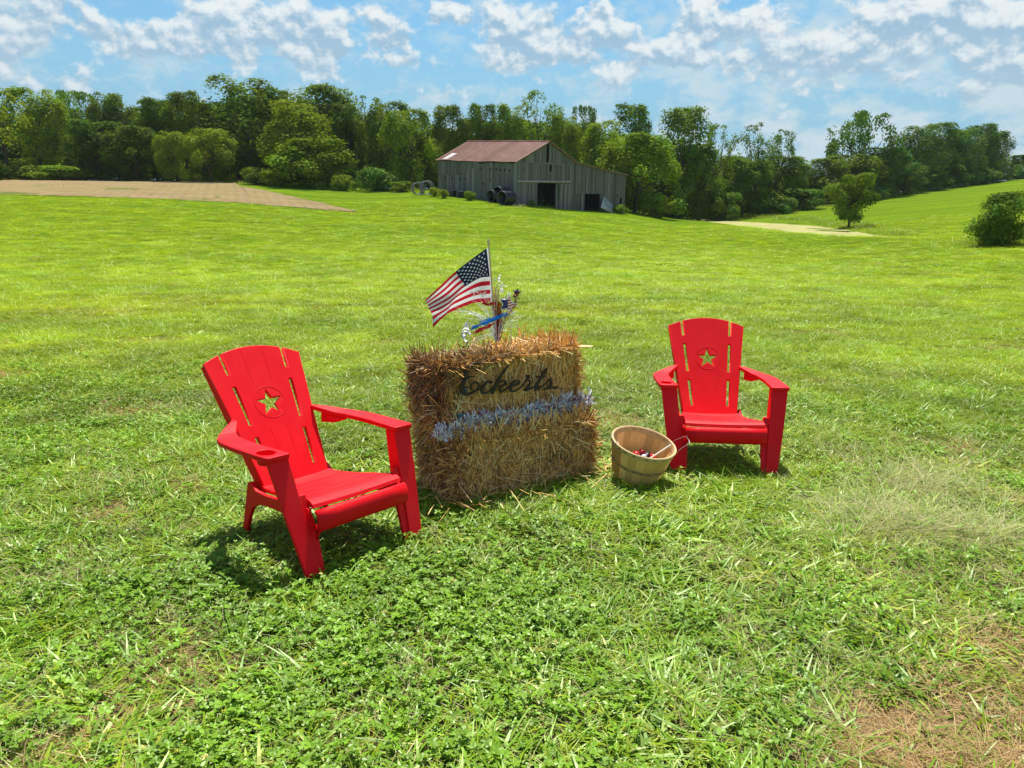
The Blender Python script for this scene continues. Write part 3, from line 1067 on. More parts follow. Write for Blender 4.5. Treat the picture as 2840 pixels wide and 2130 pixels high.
def make_bale(mat, size, label, seed, grooves, upright, counts, rot_fn):
    """a compressed block of straw: size x (length), y (depth), z (height); origin at front bottom centre"""
    r = np.random.default_rng(seed)
    L, Dp, Hh = size
    root = empty('straw_bale', mat, label, 'straw bale', 'stacked straw bales')
    S = Soup()

    def inset(z):
        return sum(.026 * np.exp(-((z - g) / .022) ** 2) for g in grooves) if len(grooves) else z * 0

    # the packed inside
    n = 16
    core = bmesh.new()
    bm_box(core, (0, Dp / 2, Hh / 2), (L - .05, Dp - .05, Hh - .03))
    bmesh.ops.subdivide_edges(core, edges=core.edges, cuts=9, use_grid_fill=True)
    for v in core.verts:
        q = v.co.copy()
        e = [abs(q.x) / (L / 2), abs(q.y - Dp / 2) / (Dp / 2), abs(q.z - Hh / 2) / (Hh / 2)]
        rd = max(0, e[0] ** 6 + e[1] ** 6 + e[2] ** 6 - 1)
        v.co.x *= 1 - .035 * rd
        v.co.z = Hh / 2 + (q.z - Hh / 2) * (1 - .03 * rd)
        v.co.y = Dp / 2 + (q.y - Dp / 2) * (1 - .06 * rd) + float(inset(np.array(q.z))) * (.9 if q.y < .1 else 0)
        v.co += Vector(np.random.default_rng(len(e)).normal(0, .0, 3))
    cm = mat_simple('packed_straw', (.32, .17, .055), 0.9, 0.1, 0.6, 25.0, 0.6)
    ob('core', bm_mesh('core', core, cm), root)

    def face(nm, cnt):
        a, b = r.random(cnt), r.random(cnt)
        if nm == 'front':
            P = np.stack([(a - .5) * L, np.full(cnt, 0.0), b * Hh], 1)
            P[:, 1] += inset(P[:, 2])
            N = np.array([0, -1.0, 0])
            U, W = np.array([0, 0, 1.0]), np.array([1.0, 0, 0])
        elif nm == 'back':
            P = np.stack([(a - .5) * L, np.full(cnt, Dp), b * Hh], 1)
            N = np.array([0, 1.0, 0])
            U, W = np.array([0, 0, 1.0]), np.array([1.0, 0, 0])
        elif nm == 'top':
            P = np.stack([(a - .5) * L, b * Dp, np.full(cnt, Hh)], 1)
            N = np.array([0, 0, 1.0])
            U, W = np.array([0, 1.0, 0]), np.array([1.0, 0, 0])
        else:
            sg = -1.0 if nm == 'left' else 1.0
            P = np.stack([np.full(cnt, sg * L / 2), a * Dp, b * Hh], 1)
            N = np.array([sg, 0, 0])
            U, W = np.array([0, 0, 1.0]), np.array([0, 1.0, 0])
        # round the edges
        C = np.array([0, Dp / 2, Hh / 2])
        e = np.abs(P - C) / np.array([L / 2, Dp / 2, Hh / 2])
        rd = np.maximum(0, (e ** 6).sum(1) - 1)[:, None]
        P = C + (P - C) * (1 - np.array([.035, .06, .03]) * rd)
        lump = (fnoise(P[:, 0] * 9 + P[:, 1] * 7, P[:, 2] * 9 + P[:, 1] * 5) - .5)[:, None]
        P = P + N * (lump * .022 - .006 + r.normal(0, .005, (cnt, 1)))
        return P, N, U, W

    for nm, cnt in counts.items():
        P, N, U, W = face(nm, cnt)
        k = np.clip(fnoise(P[:, 0] * 7 + P[:, 1] * 6, P[:, 2] * 7 + seed) * 2.2 - .6, 0, 1)        # matted patches lie flat and crossed
        if upright and nm in ('front', 'back'):
            sd = np.where(r.random(cnt) < k, 1.2, .28)
        elif nm == 'top':
            sd = np.full(cnt, 1.1)
        else:
            sd = np.where(r.random(cnt) < .35, .45, 1.15)
        th = r.normal(0, 1, cnt) * sd
        D = np.cos(th)[:, None] * U + np.sin(th)[:, None] * W
        out = np.abs(r.normal(0, .10, cnt))
        if nm in ('left', 'right'):
            bursts = r.random(cnt) < .28
            out = np.where(bursts, r.uniform(.2, .9, cnt), out)
        if nm == 'top':
            out = np.where(r.random(cnt) < .035, r.uniform(.2, .7, cnt), out)
        edge = (np.abs(P[:, 0]) > L / 2 - .04) | (P[:, 2] > Hh - .03)
        out = np.where(edge & (nm != 'front') & (r.random(cnt) < .12), out + r.uniform(0, .35, cnt), out)
        if nm == 'front' and upright:                  # straw pressed flat where the word hangs
            out = np.where((np.abs(P[:, 0]) < .44) & (P[:, 2] > .12), np.minimum(out, .11), out)
        D = unit(D + N[None] * out[:, None] + r.normal(0, .05, (cnt, 3)))
        Ls = np.clip(r.gamma(3.2, .042, cnt) + .05, .05, .32) * np.where(out > .25, .55, 1)
        fl = r.random(cnt) < .5
        D = np.where(fl[:, None], -D + 2 * (D @ N)[:, None] * N[None], D)
        Nn = unit(np.broadcast_to(N, D.shape) + r.normal(0, .45, D.shape))
        tone_k = np.array([.92, .80, .62]) if nm == 'top' else np.array([1.04, .95, .95])
        V, F, idx = strips(P - D * (Ls * .5)[:, None] * np.where(out > .25, 0.15, 1)[:, None], D, Nn, Ls, r.uniform(.0034, .0066, cnt), r.normal(-.03, .06, cnt), 2, .8)
        col = straw_tone(r, cnt, rot_fn(P))
        S.add(V, F, np.minimum(col[idx] * tone_k, .95))
    ob('straw', S.mesh('straw', M_STRAW), root)
    # twine bands sunk into the straw, with knots at the front
    for g in grooves:
        T = Soup()
        xs = np.linspace(-L / 2, L / 2, 30)
        pts = [(x, float(inset(np.array(g))) - .004 + .004 * math.sin(x * 40), g + .004 * math.sin(x * 9)) for x in xs]
        pts += [(L / 2 + .008, y, g) for y in np.linspace(.03, Dp - .02, 6)] + [(x, Dp + .004, g) for x in xs[::-1]] + [(-L / 2 - .008, y, g) for y in np.linspace(Dp - .02, .03, 6)]
        T.tube(pts, .0022, 5, (1, 1, 1), True)
        kx = on_upper(1080 + 612 * .3255, 880 + 530 * .3255, 0).x if g > Hh * .5 else on_upper(1080 + 592 * .3255, 880 + 820 * .3255, 0).x
        T.tube([(kx, .006, g), (kx - .004, -.016, g + .003), (kx + .002, -.024, g - .004)], [.010, .009, .007], 6)
        for q in range(9):
            a = r.uniform(0, 6.28)
            T.tube([(kx, -.018, g), (kx + .02 * math.cos(a), -.024, g + .02 * math.sin(a)), (kx + .03 * math.cos(a), -.020, g + .03 * math.sin(a) - .004)], [.0028, .0024, .002], 4)
        ob('twine', T.mesh('twine', M_TWINE), root)
    return root


def rot_upper(P):
    lf = sstep(-.34, -.48, P[:, 0]) * (0.35 + .65 * sstep(.16, .34, P[:, 2]))
    tp = sstep(.40, .46, P[:, 2]) * sstep(.10, -.22, P[:, 0]) * .75
    n = fnoise(P[:, 0] * 6, P[:, 2] * 6 + P[:, 1] * 4)
    return np.clip(np.maximum(lf, tp) * (.35 + 1.1 * n) + .08, 0, .92)


def rot_lower(P):
    n = fnoise(P[:, 0] * 5 + 9, P[:, 2] * 6 + P[:, 1] * 4)
    return np.clip(.10 + .35 * sstep(.5, .8, n) + .25 * sstep(-.38, -.5, P[:, 0]), 0, .9)


LOW_H, UP_H = .37, .475
UPM = BALE @ Matrix.Translation((-.03, .125, LOW_H - .018)) @ Matrix.Rotation(math.radians(-3.2), 4, 'Y')
UPI = UPM.inverted()


def on_upper(px_src, py_src, off):
    """photograph pixel to a point OFF metres in front of the face of the upper bale"""
    d = ray_dir(px_src / VIEW, py_src / VIEW)
    o = UPI @ CAMP
    dl = UPI.to_3x3() @ d
    t = (-off - o.y) / dl.y
    return o + dl * t


make_bale(BALE, (1.08, .49, LOW_H), 'lower straw bale lying flat on the grass', 11, [], False,
          dict(front=5200, left=2400, right=2000, top=2600, back=1500), rot_lower)
make_bale(UPM, (1.07, .36, UP_H), 'upper straw bale standing on edge behind the dark metal lettering', 12, [UP_H * .33, UP_H * .64], True,
          dict(front=5600, left=2800, right=2000, top=4200, back=1800), rot_upper)

def make_lettering():
    strokes = [
        [(450, 262, 62), (500, 258, 46), (540, 215, 26), (535, 155, 20), (470, 122, 24), (390, 145, 46), (315, 205, 72), (255, 285, 92), (240, 365, 92), (275, 425, 66), (340, 408, 30), (420, 398, 16)],
        [(275, 425, 62), (215, 480, 76), (176, 560, 98), (166, 650, 106), (195, 722, 100), (252, 762, 74), (330, 752, 44), (400, 722, 34), (465, 672, 28), (500, 600, 28), (482, 535, 30), (440, 508, 26), (372, 545, 26), (336, 610, 38), (348, 662, 36), (395, 692, 26)],
        [(470, 690, 22), (530, 655, 24), (560, 640, 26)],
        [(745, 522, 62), (785, 515, 40), (740, 498, 34), (690, 510, 36), (640, 552, 54), (594, 612, 78), (577, 680, 92), (602, 735, 64), (662, 737, 40), (740, 690, 30), (812, 620, 24), (850, 580, 20)],
        [(1130, 165, 18), (1062, 235, 46), (970, 370, 60), (890, 510, 74), (830, 630, 84), (788, 728, 78), (800, 745, 30)],
        [(880, 545, 22), (960, 500, 34), (1035, 500, 58), (1065, 535, 50), (1020, 582, 42), (962, 606, 32), (898, 604, 18)],
        [(948, 606, 58), (940, 668, 74), (958, 712, 52), (1012, 692, 32), (1082, 642, 26), (1142, 605, 24)],
        [(1140, 622, 32), (1222, 592, 32), (1310, 552, 42), (1342, 502, 34), (1298, 482, 32), (1232, 512, 58), (1172, 590, 76), (1150, 658, 80), (1182, 704, 52), (1262, 690, 34), (1342, 642, 26), (1420, 560, 24)],
        [(1420, 562, 24), (1475, 490, 26), (1505, 440, 40), (1498, 405, 62), (1522, 395, 58), (1515, 445, 30), (1512, 478, 24), (1548, 492, 44), (1558, 532, 46), (1520, 600, 64), (1480, 660, 74), (1452, 686, 46), (1530, 668, 26), (1622, 618, 24)],
        [(1888, 252, 64), (1820, 362, 68), (1740, 490, 68), (1690, 580, 74), (1668, 648, 74), (1702, 668, 46), (1782, 620, 30), (1880, 530, 24), (1978, 442, 20)],
        [(1684, 420, 22), (1730, 410, 42), (1790, 412, 40), (1872, 392, 22)],
        [(1976, 432, 24), (1985, 492, 46), (1988, 560, 64), (1950, 618, 64), (1890, 652, 46), (1842, 636, 26)],
        [(1935, 640, 36), (2020, 630, 44), (2072, 622, 44), (2118, 612, 28)],
    ]
    bm = bmesh.new()
    
    for si, st in enumerate(strokes):
        st = np.array(st, float)
        m = len(st)
        # Catmull-Rom through the measured points
        pts = []
        for i in range(m - 1):
            p0, p1, p2, p3 = st[max(i - 1, 0)], st[i], st[i + 1], st[min(i + 2, m - 1)]
            for s in np.linspace(0, 1, 7, endpoint=False):
                pts.append(.5 * (2 * p1 + (p2 - p0) * s + (2 * p0 - 5 * p1 + 4 * p2 - p3) * s * s + (3 * p1 - p0 - 3 * p2 + p3) * s ** 3))
        pts.append(st[-1])
        pts = np.array(pts)
        P = np.array([on_upper(1260 + x * .13562, 990 + y * .13562, .046 + .0007 * (si % 3)) for x, y, _ in pts])
        w = pts[:, 2] * .13562 / 470.0 * .52
        T = unit(np.gradient(P[:, [0, 2]], axis=0))
        Nn = np.stack([-T[:, 1], T[:, 0]], 1)
        rows = []
        ang = (-1.0, -.8, .8, 1.0)
        for i in range(len(P)):
            x, y, z = P[i]
            rows.append([bm.verts.new((x + Nn[i, 0] * w[i] * a, y + (0 if abs(a) < .9 else .0015) + o, z + Nn[i, 1] * w[i] * a)) for a, o in
                         ((-1, 0.0), (-.86, -.0012), (.86, -.0012), (1, 0.0), (1, .006), (-1, .006))])
        for i in range(len(rows) - 1):
            for k in range(6):
                l = (k + 1) % 6
                bm.faces.new((rows[i][k], rows[i][l], rows[i + 1][l], rows[i + 1][k]))
        bm.faces.new(rows[0])
        bm.faces.new(rows[-1][::-1])
        # round ends
        for e in (0, -1):
            c = P[e]
            ringf = [bm.verts.new((c[0] + w[e] * math.cos(a), c[1] - .0009, c[2] + w[e] * math.sin(a))) for a in np.linspace(0, 2 * math.pi, 14, endpoint=False)]
            ringb = [bm.verts.new((v.co.x, c[1] + .0058, v.co.z)) for v in ringf]
            bm.faces.new(ringf)
            bm.faces.new(ringb[::-1])
            for k in range(14):
                l = (k + 1) % 14
                bm.faces.new((ringf[k], ringf[l], ringb[l], ringb[k]))
    # small studs that hold the letters in the straw
    for (x, y) in ((200, 600), (800, 650), (1500, 620), (1700, 600)):
        p = on_upper(1260 + x * .13562, 990 + y * .13562, 0)
        bm_box(bm, (p.x, -.012, p.z), (.006, .040, .006))
    m = mat_simple('dark_iron', (.028, .019, .016), 0.55, 0.35, 0.4, 30.0, 0.15)
    o = ob('metal_lettering', bm_mesh('metal_lettering', bm, m))
    o.matrix_world = UPM
    tag(o, 'dark iron word in flowing script fixed to the upper straw bale', 'sign')


make_lettering()


# ------------------------------------------------------------------ tinsel garland on the ledge
def mat_tone(name, rough, metal=0.0, spec=0.5):
    return mat_simple(name, (1, 1, 1), rough, spec, tone=True, metal=metal)


def make_garland():
    r = np.random.default_rng(5)
    k = 460.0 / 2212.0
    path = [(60, 690, .085), (130, 620, .075), (230, 580, .070), (330, 580, .066), (430, 530, .062), (520, 470, .060), (610, 480, .060), (700, 460, .058), (790, 420, .056), (880, 430, .056),
            (970, 420, .055), (1080, 420, .055), (1180, 425, .055), (1290, 380, .050), (1330, 300, .046), (1420, 280, .044), (1460, 350, .046), (1530, 410, .050), (1610, 400, .050), (1640, 310, .046),
            (1680, 250, .036), (1760, 215, .030), (1860, 185, .032), (1950, 205, .034), (2030, 200, .040), (2090, 185, .044)]
    P = np.array([on_upper(1200 + x * k, 1070 + y * k, o) for x, y, o in path])
    s = np.linspace(0, len(P) - 1, 420)
    C = np.stack([np.interp(s, np.arange(len(P)), P[:, i]) for i in range(3)], 1)
    for _ in range(6):
        C[1:-1] = (C[:-2] + 2 * C[1:-1] + C[2:]) / 4
    T = unit(np.gradient(C, axis=0))
    S = Soup()
    S.tube(C, .0025, 5, (.15, .15, .17))
    n = 3200
    i = r.integers(0, len(C), n)
    a = r.uniform(0, 2 * math.pi, n)
    e1 = unit(np.cross(T[i], np.array([0, 0, 1.0])))
    e2 = np.cross(e1, T[i])
    D = unit(np.cos(a)[:, None] * e1 + np.sin(a)[:, None] * e2 + T[i] * (r.normal(0, .25, n) + .5 * np.sin(s[i] * 3.1))[:, None])
    pinch = .50 + .50 * np.abs(np.sin(s[i] * 1.55))
    pal = np.array([(.93, .90, .90), (.72, .78, .92), (.95, .92, .90), (.45, .03, .05), (.04, .04, .12), (.70, .78, .92), (.25, .28, .5), (.60, .20, .12), (.85, .86, .92)])
    col = pal[r.choice(9, n, p=[.20, .13, .17, .11, .10, .10, .05, .04, .10])]
    N = unit(np.cross(D, T[i]) + r.normal(0, .5, (n, 3)))
    V, F, idx = strips(C[i], D, N, r.uniform(.046, .080, n) * pinch, r.uniform(.0030, .0054, n), r.normal(0, .3, n), 3, .9)
    V = V + r.normal(0, .0012, V.shape)
    S.add(V, F, col[idx])
    o = ob('tinsel_garland', S.mesh('tinsel_garland', mat_tone('tinsel', 0.35, 0.0)))
    o.matrix_world = UPM
    tag(o, 'red white and blue tinsel garland draped across the ledge between the bales', 'garland')


make_garland()


def loose_straw():
    """single stalks dropped round the foot of the bales"""
    r = np.random.default_rng(44)
    n = 190
    x = r.uniform(-.75, .75, n)
    y = np.where(r.random(n) < .6, -np.abs(r.normal(0, .13, n)) - .01, r.uniform(-.1, .6, n))
    side = y > 0
    x = np.where(side, np.sign(x) * (.55 + np.abs(r.normal(0, .10, n))), x)
    a = r.uniform(0, 6.28, n)
    D = unit(np.stack([np.cos(a), np.sin(a), r.normal(0, .18, n)], 1))
    N = unit(np.stack([r.normal(0, .2, n), r.normal(0, .2, n), np.ones(n)], 1))
    V, F, idx = strips(np.stack([x, y, r.uniform(.02, .065, n)], 1), D, N, r.uniform(.06, .24, n), r.uniform(.003, .005, n), r.normal(0, .05, n), 2, .9)
    S = Soup()
    S.add(V, F, straw_tone(r, n, .05)[idx])
    o = ob('loose_straw', S.mesh('loose_straw', M_STRAW))
    o.matrix_world = BALE
    tag(o, 'loose straw stalks fallen in the grass round the bales', 'straw', None, 'stuff')


loose_straw()

# ------------------------------------------------------------------ flag and decorations stuck in the top of the bale
TOPC = UPM @ Vector((.06, .19, UP_H - .03))      # where the stems enter the straw


def crop4(x, y, dy=0.0):
    """measured point of the flag view to the place, on the upright plane through the stems"""
    return at((1160 + x * .19289) / VIEW, (640 + y * .19289) / VIEW, TOPC.y + dy)


M_WOODSTICK = mat_simple('pale_wood', (.62, .48, .30), 0.55, 0.3, 0.2, 40)
M_WHITECLOTH = None


def mat_cloth():
    m, t = mat_new('flag_cloth')
    a = t.n('ShaderNodeAttribute', attribute_name='tone')
    co = t.n('ShaderNodeTexCoord').outputs['Object']
    w = t.noise(co, 22.0, 4.0, 0.6)
    d = t.n('ShaderNodeBsdfPrincipled', inp={'Base Color': a.outputs['Color'], 'Roughness': 0.6})
    d.inputs['Specular IOR Level'].default_value = 0.25
    bp = t.n('ShaderNodeBump', inp={'Height': w, 'Strength': 0.25, 'Distance': 0.01})
    t.set(d, 'Normal', bp.outputs[0])
    tr = t.n('ShaderNodeBsdfTranslucent', inp={0: a.outputs['Color']})
    mx = t.n('ShaderNodeMixShader', inp={0: 0.38, 1: d.outputs[0], 2: tr.outputs[0]})
    finish(t, mx.outputs[0])
    return m


F_RED, F_WHITE, F_BLUE = (.50, .012, .035), (.80, .80, .82), (.010, .016, .050)


def make_flag():
    net = np.array([[(1008, 235, 0), (1035, 450, 0), (1060, 657, 0), (1077, 840, 0), (1092, 1020, 0)],
                    [(790, 390, -.02), (843, 545, -.005), (885, 690, .03), (842, 880, .02), (800, 1050, .02)],
                    [(557, 567, -.05), (625, 670, -.06), (692, 785, -.075), (600, 965, -.06), (505, 1150, -.05)],
                    [(330, 778, -.03), (388, 880, -.03), (445, 985, -.045), (425, 1095, -.05), (400, 1220, -.05)],
                    [(105, 990, -.02), (140, 1052, -.03), (178, 1120, -.04), (225, 1215, -.05), (268, 1330, -.06)]], float)
    us, vs = np.array([0, .2, .4, .7, 1.0]), np.array([0, .27, .54, .77, 1.0])
    nu, nv = 160, 130

    def cub(xs, A, x):
        """smooth interpolation along the first axis"""
        m = np.gradient(A, xs, axis=0)
        j = np.clip(np.searchsorted(xs, x, 'right') - 1, 0, len(xs) - 2)
        h = xs[j + 1] - xs[j]
        t = (x - xs[j]) / h
        sh = (-1,) + (1,) * (A.ndim - 1)
        t, h = t.reshape(sh), h.reshape(sh)
        return (2 * t ** 3 - 3 * t ** 2 + 1) * A[j] + (t ** 3 - 2 * t ** 2 + t) * h * m[j] + (-2 * t ** 3 + 3 * t ** 2) * A[j + 1] + (t ** 3 - t ** 2) * h * m[j + 1]

    u, v = np.linspace(0, 1, nu), np.linspace(0, 1, nv)
    G = cub(us, net, u)                                  # nu,5,3
    G = cub(vs, np.swapaxes(G, 0, 1), v).swapaxes(0, 1)  # nu,nv,3
    uu, vv = np.meshgrid(u, v, indexing='ij')
    G[..., 2] += .010 * np.sin(uu * 9 + vv * 5) * uu + .006 * np.sin(vv * 13 + uu * 4) * uu
    # the lower outer corner is rolled over
    q = np.clip(uu - .86, 0, 1) * np.clip(vv - .72, 0, 1) * 25
    G[..., 0] -= 30 * q
    G[..., 1] += 45 * q
    G[..., 2] -= .03 * q
    o0 = crop4(0, 0)
    ex, ey = crop4(1000, 0) - o0, crop4(0, 1000) - o0
    P = np.array(o0) + G[..., 0:1] / 1000 * np.array(ex) + G[..., 1:2] / 1000 * np.array(ey)
    P[..., 1] += G[..., 2]
    org = np.array(crop4(1140, 1560))
    P = P - org
    root = empty('flag', Matrix.Translation(Vector(org)), 'large stars and stripes flag on a wooden stick above the straw bales', 'flag')
    i = np.arange(nu - 1)[:, None]
    j = np.arange(nv - 1)[None]
    F = np.stack([i * nv + j, (i + 1) * nv + j, (i + 1) * nv + j + 1, i * nv + j + 1], -1).reshape(-1, 4)
    uc = ((u[:-1] + u[1:]) / 2)[:, None] + 0 * v[None, :-1]
    vc = ((v[:-1] + v[1:]) / 2)[None] + 0 * u[:-1, None]
    st = np.floor(vc * 13).astype(int)
    col = np.where((st % 2 == 0)[..., None], np.array(F_RED), np.array(F_WHITE))
    can = (uc < .40) & (vc < 7 / 13)
    col = np.where(can[..., None], np.array(F_BLUE), col)
    col = np.where((uc < .022)[..., None], np.array(F_WHITE), col).reshape(-1, 3)
    me = np_mesh('cloth', P.reshape(-1, 3), F, mat_cloth(), col, True)
    cl = ob('cloth', me, root)
    # fifty stars sewn on both faces
    S = Soup()
    dPu, dPv = np.gradient(P, axis=0) * (nu - 1), np.gradient(P, axis=1) * (nv - 1)
    Nn = unit(np.cross(dPu, dPv))

    def samp(A, a, b):
        fi, fj = a * (nu - 1), b * (nv - 1)
        i0, j0 = min(int(fi), nu - 2), min(int(fj), nv - 2)
        s, t = fi - i0, fj - j0
        return (A[i0, j0] * (1 - s) + A[i0 + 1, j0] * s) * (1 - t) + (A[i0, j0 + 1] * (1 - s) + A[i0 + 1, j0 + 1] * s) * t

    for row in range(9):
        for c in range(6 if row % 2 == 0 else 5):
            cu_ = .030 + .37 * ((c * 2 + 1 + (row % 2)) / 12)
            cv_ = 7 / 13 * ((row + 1) / 10)
            for sg in (1, -1):
                pts = [samp(P, cu_, cv_)] + [samp(P, np.clip(cu_ + dx, 0, 1), np.clip(cv_ + dy * 1.55, 0, 1)) for dx, dy in star_pts(0, 0, .0172, .0075, math.pi)]
                pts = [p + sg * .0012 * samp(Nn, cu_, cv_) for p in pts]
                S.add(pts, [(0, 1 + 2 * k if k else 1, 2 + 2 * k, 1 + (2 * k + 2) % 10) for k in range(5)] if False else
                      [(0, (2 * k + 9) % 10 + 1, 2 * k + 1, 2 * k + 2) for k in range(5)], (.85, .85, .87))
    ob('stars', S.mesh('stars', mat_tone('star_cloth', .7)), cl)
    # stick with a turned point
    a, b = np.array(crop4(1014, 205)) - org, np.array(crop4(1118, 1570)) - org
    a[1] -= 0.0
    S = Soup()
    S.tube([b + (b - a) * .12, (a + b) / 2, a], .0048, 8)
    ob('stick', S.mesh('stick', M_WOODSTICK, True), root)
    S = Soup()
    d = (a - b) / np.linalg.norm(a - b)
    prof = [(0, .0055), (.006, .0085), (.010, .0060), (.014, .0080), (.022, .0088), (.032, .0070), (.038, .0035), (.043, .0008)]
    S.tube([a + d * h for h, _ in prof], [q for _, q in prof], 10)
    ob('finial', S.mesh('finial', M_WOODSTICK, True), root)


make_flag()


def make_picks():
    r = np.random.default_rng(21)
    org = Vector(crop4(1140, 1560))
    I = Matrix.Translation(org)
    loc = lambda x, y, dy=0.0: np.array(crop4(x, y, dy) - org)
    px = .19289 / 440.0      # metres for one pixel of that view
    m_foil = mat_tone('metal_foil', .22, .6)
    m_pl = mat_tone('craft_plastic', .35)
    # fountain of thin white wires with little blossoms
    root = empty('white_spray', I, 'fountain of thin white wire stems with small white blossoms behind the flag', 'decoration')
    S = Soup()
    ends = [(500, 1165), (560, 1150), (620, 1190), (690, 1380), (640, 940), (720, 1200), (760, 1010), (790, 915), (860, 880), (930, 905), (1000, 930), (680, 1400), (700, 1330), (1180, 870),
            (1200, 790), (1160, 690), (1270, 930), (1440, 1330), (1460, 1400), (1420, 1290), (1380, 1180), (1470, 1240), (1310, 1440), (760, 1590), (700, 1640), (830, 1600), (900, 1560), (640, 1480)]
    tips = []
    for k in range(58):
        ex, ey = ends[k % len(ends)] if k < len(ends) else (ends[k % len(ends)][0] + r.normal(0, 55), ends[k % len(ends)][1] + r.normal(0, 45))
        e = loc(ex, ey, r.normal(0, .07))
        hgt = abs(e[0]) * .55 + .03
        c = e * .5 + np.array([-.05 * np.sign(e[0]), 0, hgt * .55 + r.uniform(0, .03)])
        s = np.linspace(0, 1, 9)[:, None]
        b0 = np.array([r.normal(0, .008), r.normal(0, .008), -.01])
        S.tube((1 - s) ** 2 * b0 + 2 * s * (1 - s) * c + s * s * e, np.linspace(.0013, .0009, 9), 4, (.86, .86, .90) if r.random() < .8 else (.62, .76, .86))
        tips.append(e)
    ob('stem', S.mesh('stem', m_pl), root)
    for k in (6, 7, 8, 9, 13, 14, 15, 16, 3, 12, 20):
        S = Soup()
        for q in range(9):
            c = tips[k] + r.normal(0, .010, 3)
            d = unit(r.normal(0, 1, (1, 3)))
            n_ = unit(np.cross(d, r.normal(0, 1, (1, 3))))
            V, F, ix = strips(np.array([c]), d, n_, np.array([r.uniform(.012, .022)]), np.array([.010]), np.array([.3]), 3, .4)
            S.add(V, F, (.88, .88, .90))
        ob('blossom', S.mesh('blossom', m_pl), root)
    # crumpled white bow at the end of the wires
    b = empty('white_bow', Matrix.Translation(crop4(672, 1490, -.02)), 'crumpled pale white ribbon bow hanging low beside the flag decorations', 'ribbon')
    for q, (dx, dz, sc) in enumerate(((0, .014, 1.0), (.006, -.016, 1.2), (-.008, -.002, .8))):
        S = Soup()
        n = 14
        a = np.linspace(0, 2 * math.pi, n)
        ringp = np.stack([dx + .020 * sc * np.cos(a) * (1 + .3 * np.sin(3 * a)), .012 * np.sin(2 * a), dz + .026 * sc * np.sin(a)], 1)
        V = np.concatenate([ringp + [0, -.016, 0], ringp + [0.004, .016, .003]])
        S.add(V, [(i, i + 1, n + i + 1, n + i) for i in range(n - 1)], (.80, .82, .84))
        ob('loop', S.mesh('loop', mat_tone('sheer_ribbon', .5), True), b)
    # foil streamers
    def streamer(name, label, A, B, col, w, dy):
        S = Soup()
        a, e = loc(*A, dy), loc(*B, dy - .04)
        for q in range(26):
            s0, s1 = sorted(r.uniform(0, 1, 2))
            if q < 3:
                s0, s1 = 0, 1
            p = a + (e - a) * s0 + r.normal(0, .006, 3)
            d = (e - a) * (s1 - s0) + r.normal(0, .004, 3)
            V, F, ix = strips(p[None], unit(d[None]), unit(np.array([[.1, -1, .3]]) + r.normal(0, .5, (1, 3))), np.array([np.linalg.norm(d)]), np.array([w * r.uniform(.35, 1)]), np.array([.04 * r.normal()]), 5, .9)
            S.add(V, F, np.array(col) * r.uniform(.7, 1.25))
        o = ob(name, S.mesh(name, m_foil))
        o.matrix_world = I
        tag(o, label, 'streamer')
    streamer('blue_streamer', 'shiny blue foil streamer slanting over the dark stems', (1265, 1195), (745, 1420), (.02, .26, .75), .011, -.03)
    streamer('red_streamer', 'shiny red foil streamer just below the blue one', (1070, 1340), (810, 1462), (.80, .015, .015), .010, -.03)
    # dark stem bundle with red glitter and bits of wire
    root = empty('glitter_stems', I, 'upright bunch of dark glitter stems in red and gold on the bale', 'decoration')
    S = Soup()
    for k in range(46):
        ex, ey = (1150 + r.normal(0, 60), 1120 + r.normal(0, 120)) if k % 3 else (1085 + r.normal(0, 30), 1010 + r.normal(0, 90))
        e = loc(ex, ey, r.normal(0, .02))
        s = np.linspace(0, 1, 6)[:, None]
        b0 = np.array([r.normal(0, .006), r.normal(0, .006), -.012])
        c = e * .5 + np.array([r.normal(0, .01), 0, .02])
        col = [(.42, .01, .02), (.10, .012, .018), (.035, .02, .05), (.55, .02, .03), (.70, .34, .05), (.75, .45, .48)][r.choice(6, p=[.30, .22, .16, .12, .10, .10])]
        S.tube((1 - s) ** 2 * b0 + 2 * s * (1 - s) * c + s * s * e, np.linspace(.0030, .0014, 6), 4, col)
    ob('stem', S.mesh('stem', m_foil), root)
    S = Soup()
    for k in range(26):
        ex, ey = 1110 + r.normal(0, 25), 900 + r.uniform(-120, 120)
        e = loc(ex, ey, r.normal(0, .01))
        s = np.linspace(0, 1, 5)[:, None]
        b0 = loc(1150, 1300)
        S.tube((1 - s) * b0 + s * e + np.sin(s * 3) * r.normal(0, .01, (1, 3)), .0009, 4, (.62, .30, .05) if k % 3 else (.45, .03, .03))
    ob('gold_wire', S.mesh('gold_wire', m_foil), root)
    for k in range(3):
        S = Soup()
        c = loc(960 + 55 * k, 1045 + 18 * (k % 2), -.02)
        for q in range(7):
            d = unit(np.array([[r.normal(), r.normal() * .5, r.normal() * .6]]))
            V, F, ix = strips(c[None], d, unit(np.array([[0, -1, .3]])), np.array([.022]), np.array([.013]), np.array([.25]), 3, .3)
            S.add(V, F, (.58, .012, .02))
        ob('red_leaf', S.mesh('red_leaf', m_pl), root)
    # star-shaped card printed with the flag
    root = empty('flag_star', Matrix.Translation(crop4(1285, 1055, -.045)), 'small star shaped pick printed with stars and stripes beside the red glitter', 'decoration')
    bm = bmesh.new()
    R = 128 * px
    rim = star_pts(0, 0, R, R * .52, .28)
    f = [bm.verts.new((x, -.004, z)) for x, z in rim]
    k_ = [bm.verts.new((x, .004, z)) for x, z in rim]
    bm.faces.new(f)
    bm.faces.new(k_[::-1])
    for i in range(10):
        bm.faces.new((f[i], f[(i + 1) % 10], k_[(i + 1) % 10], k_[i]))
    m, t = mat_new('flag_print')
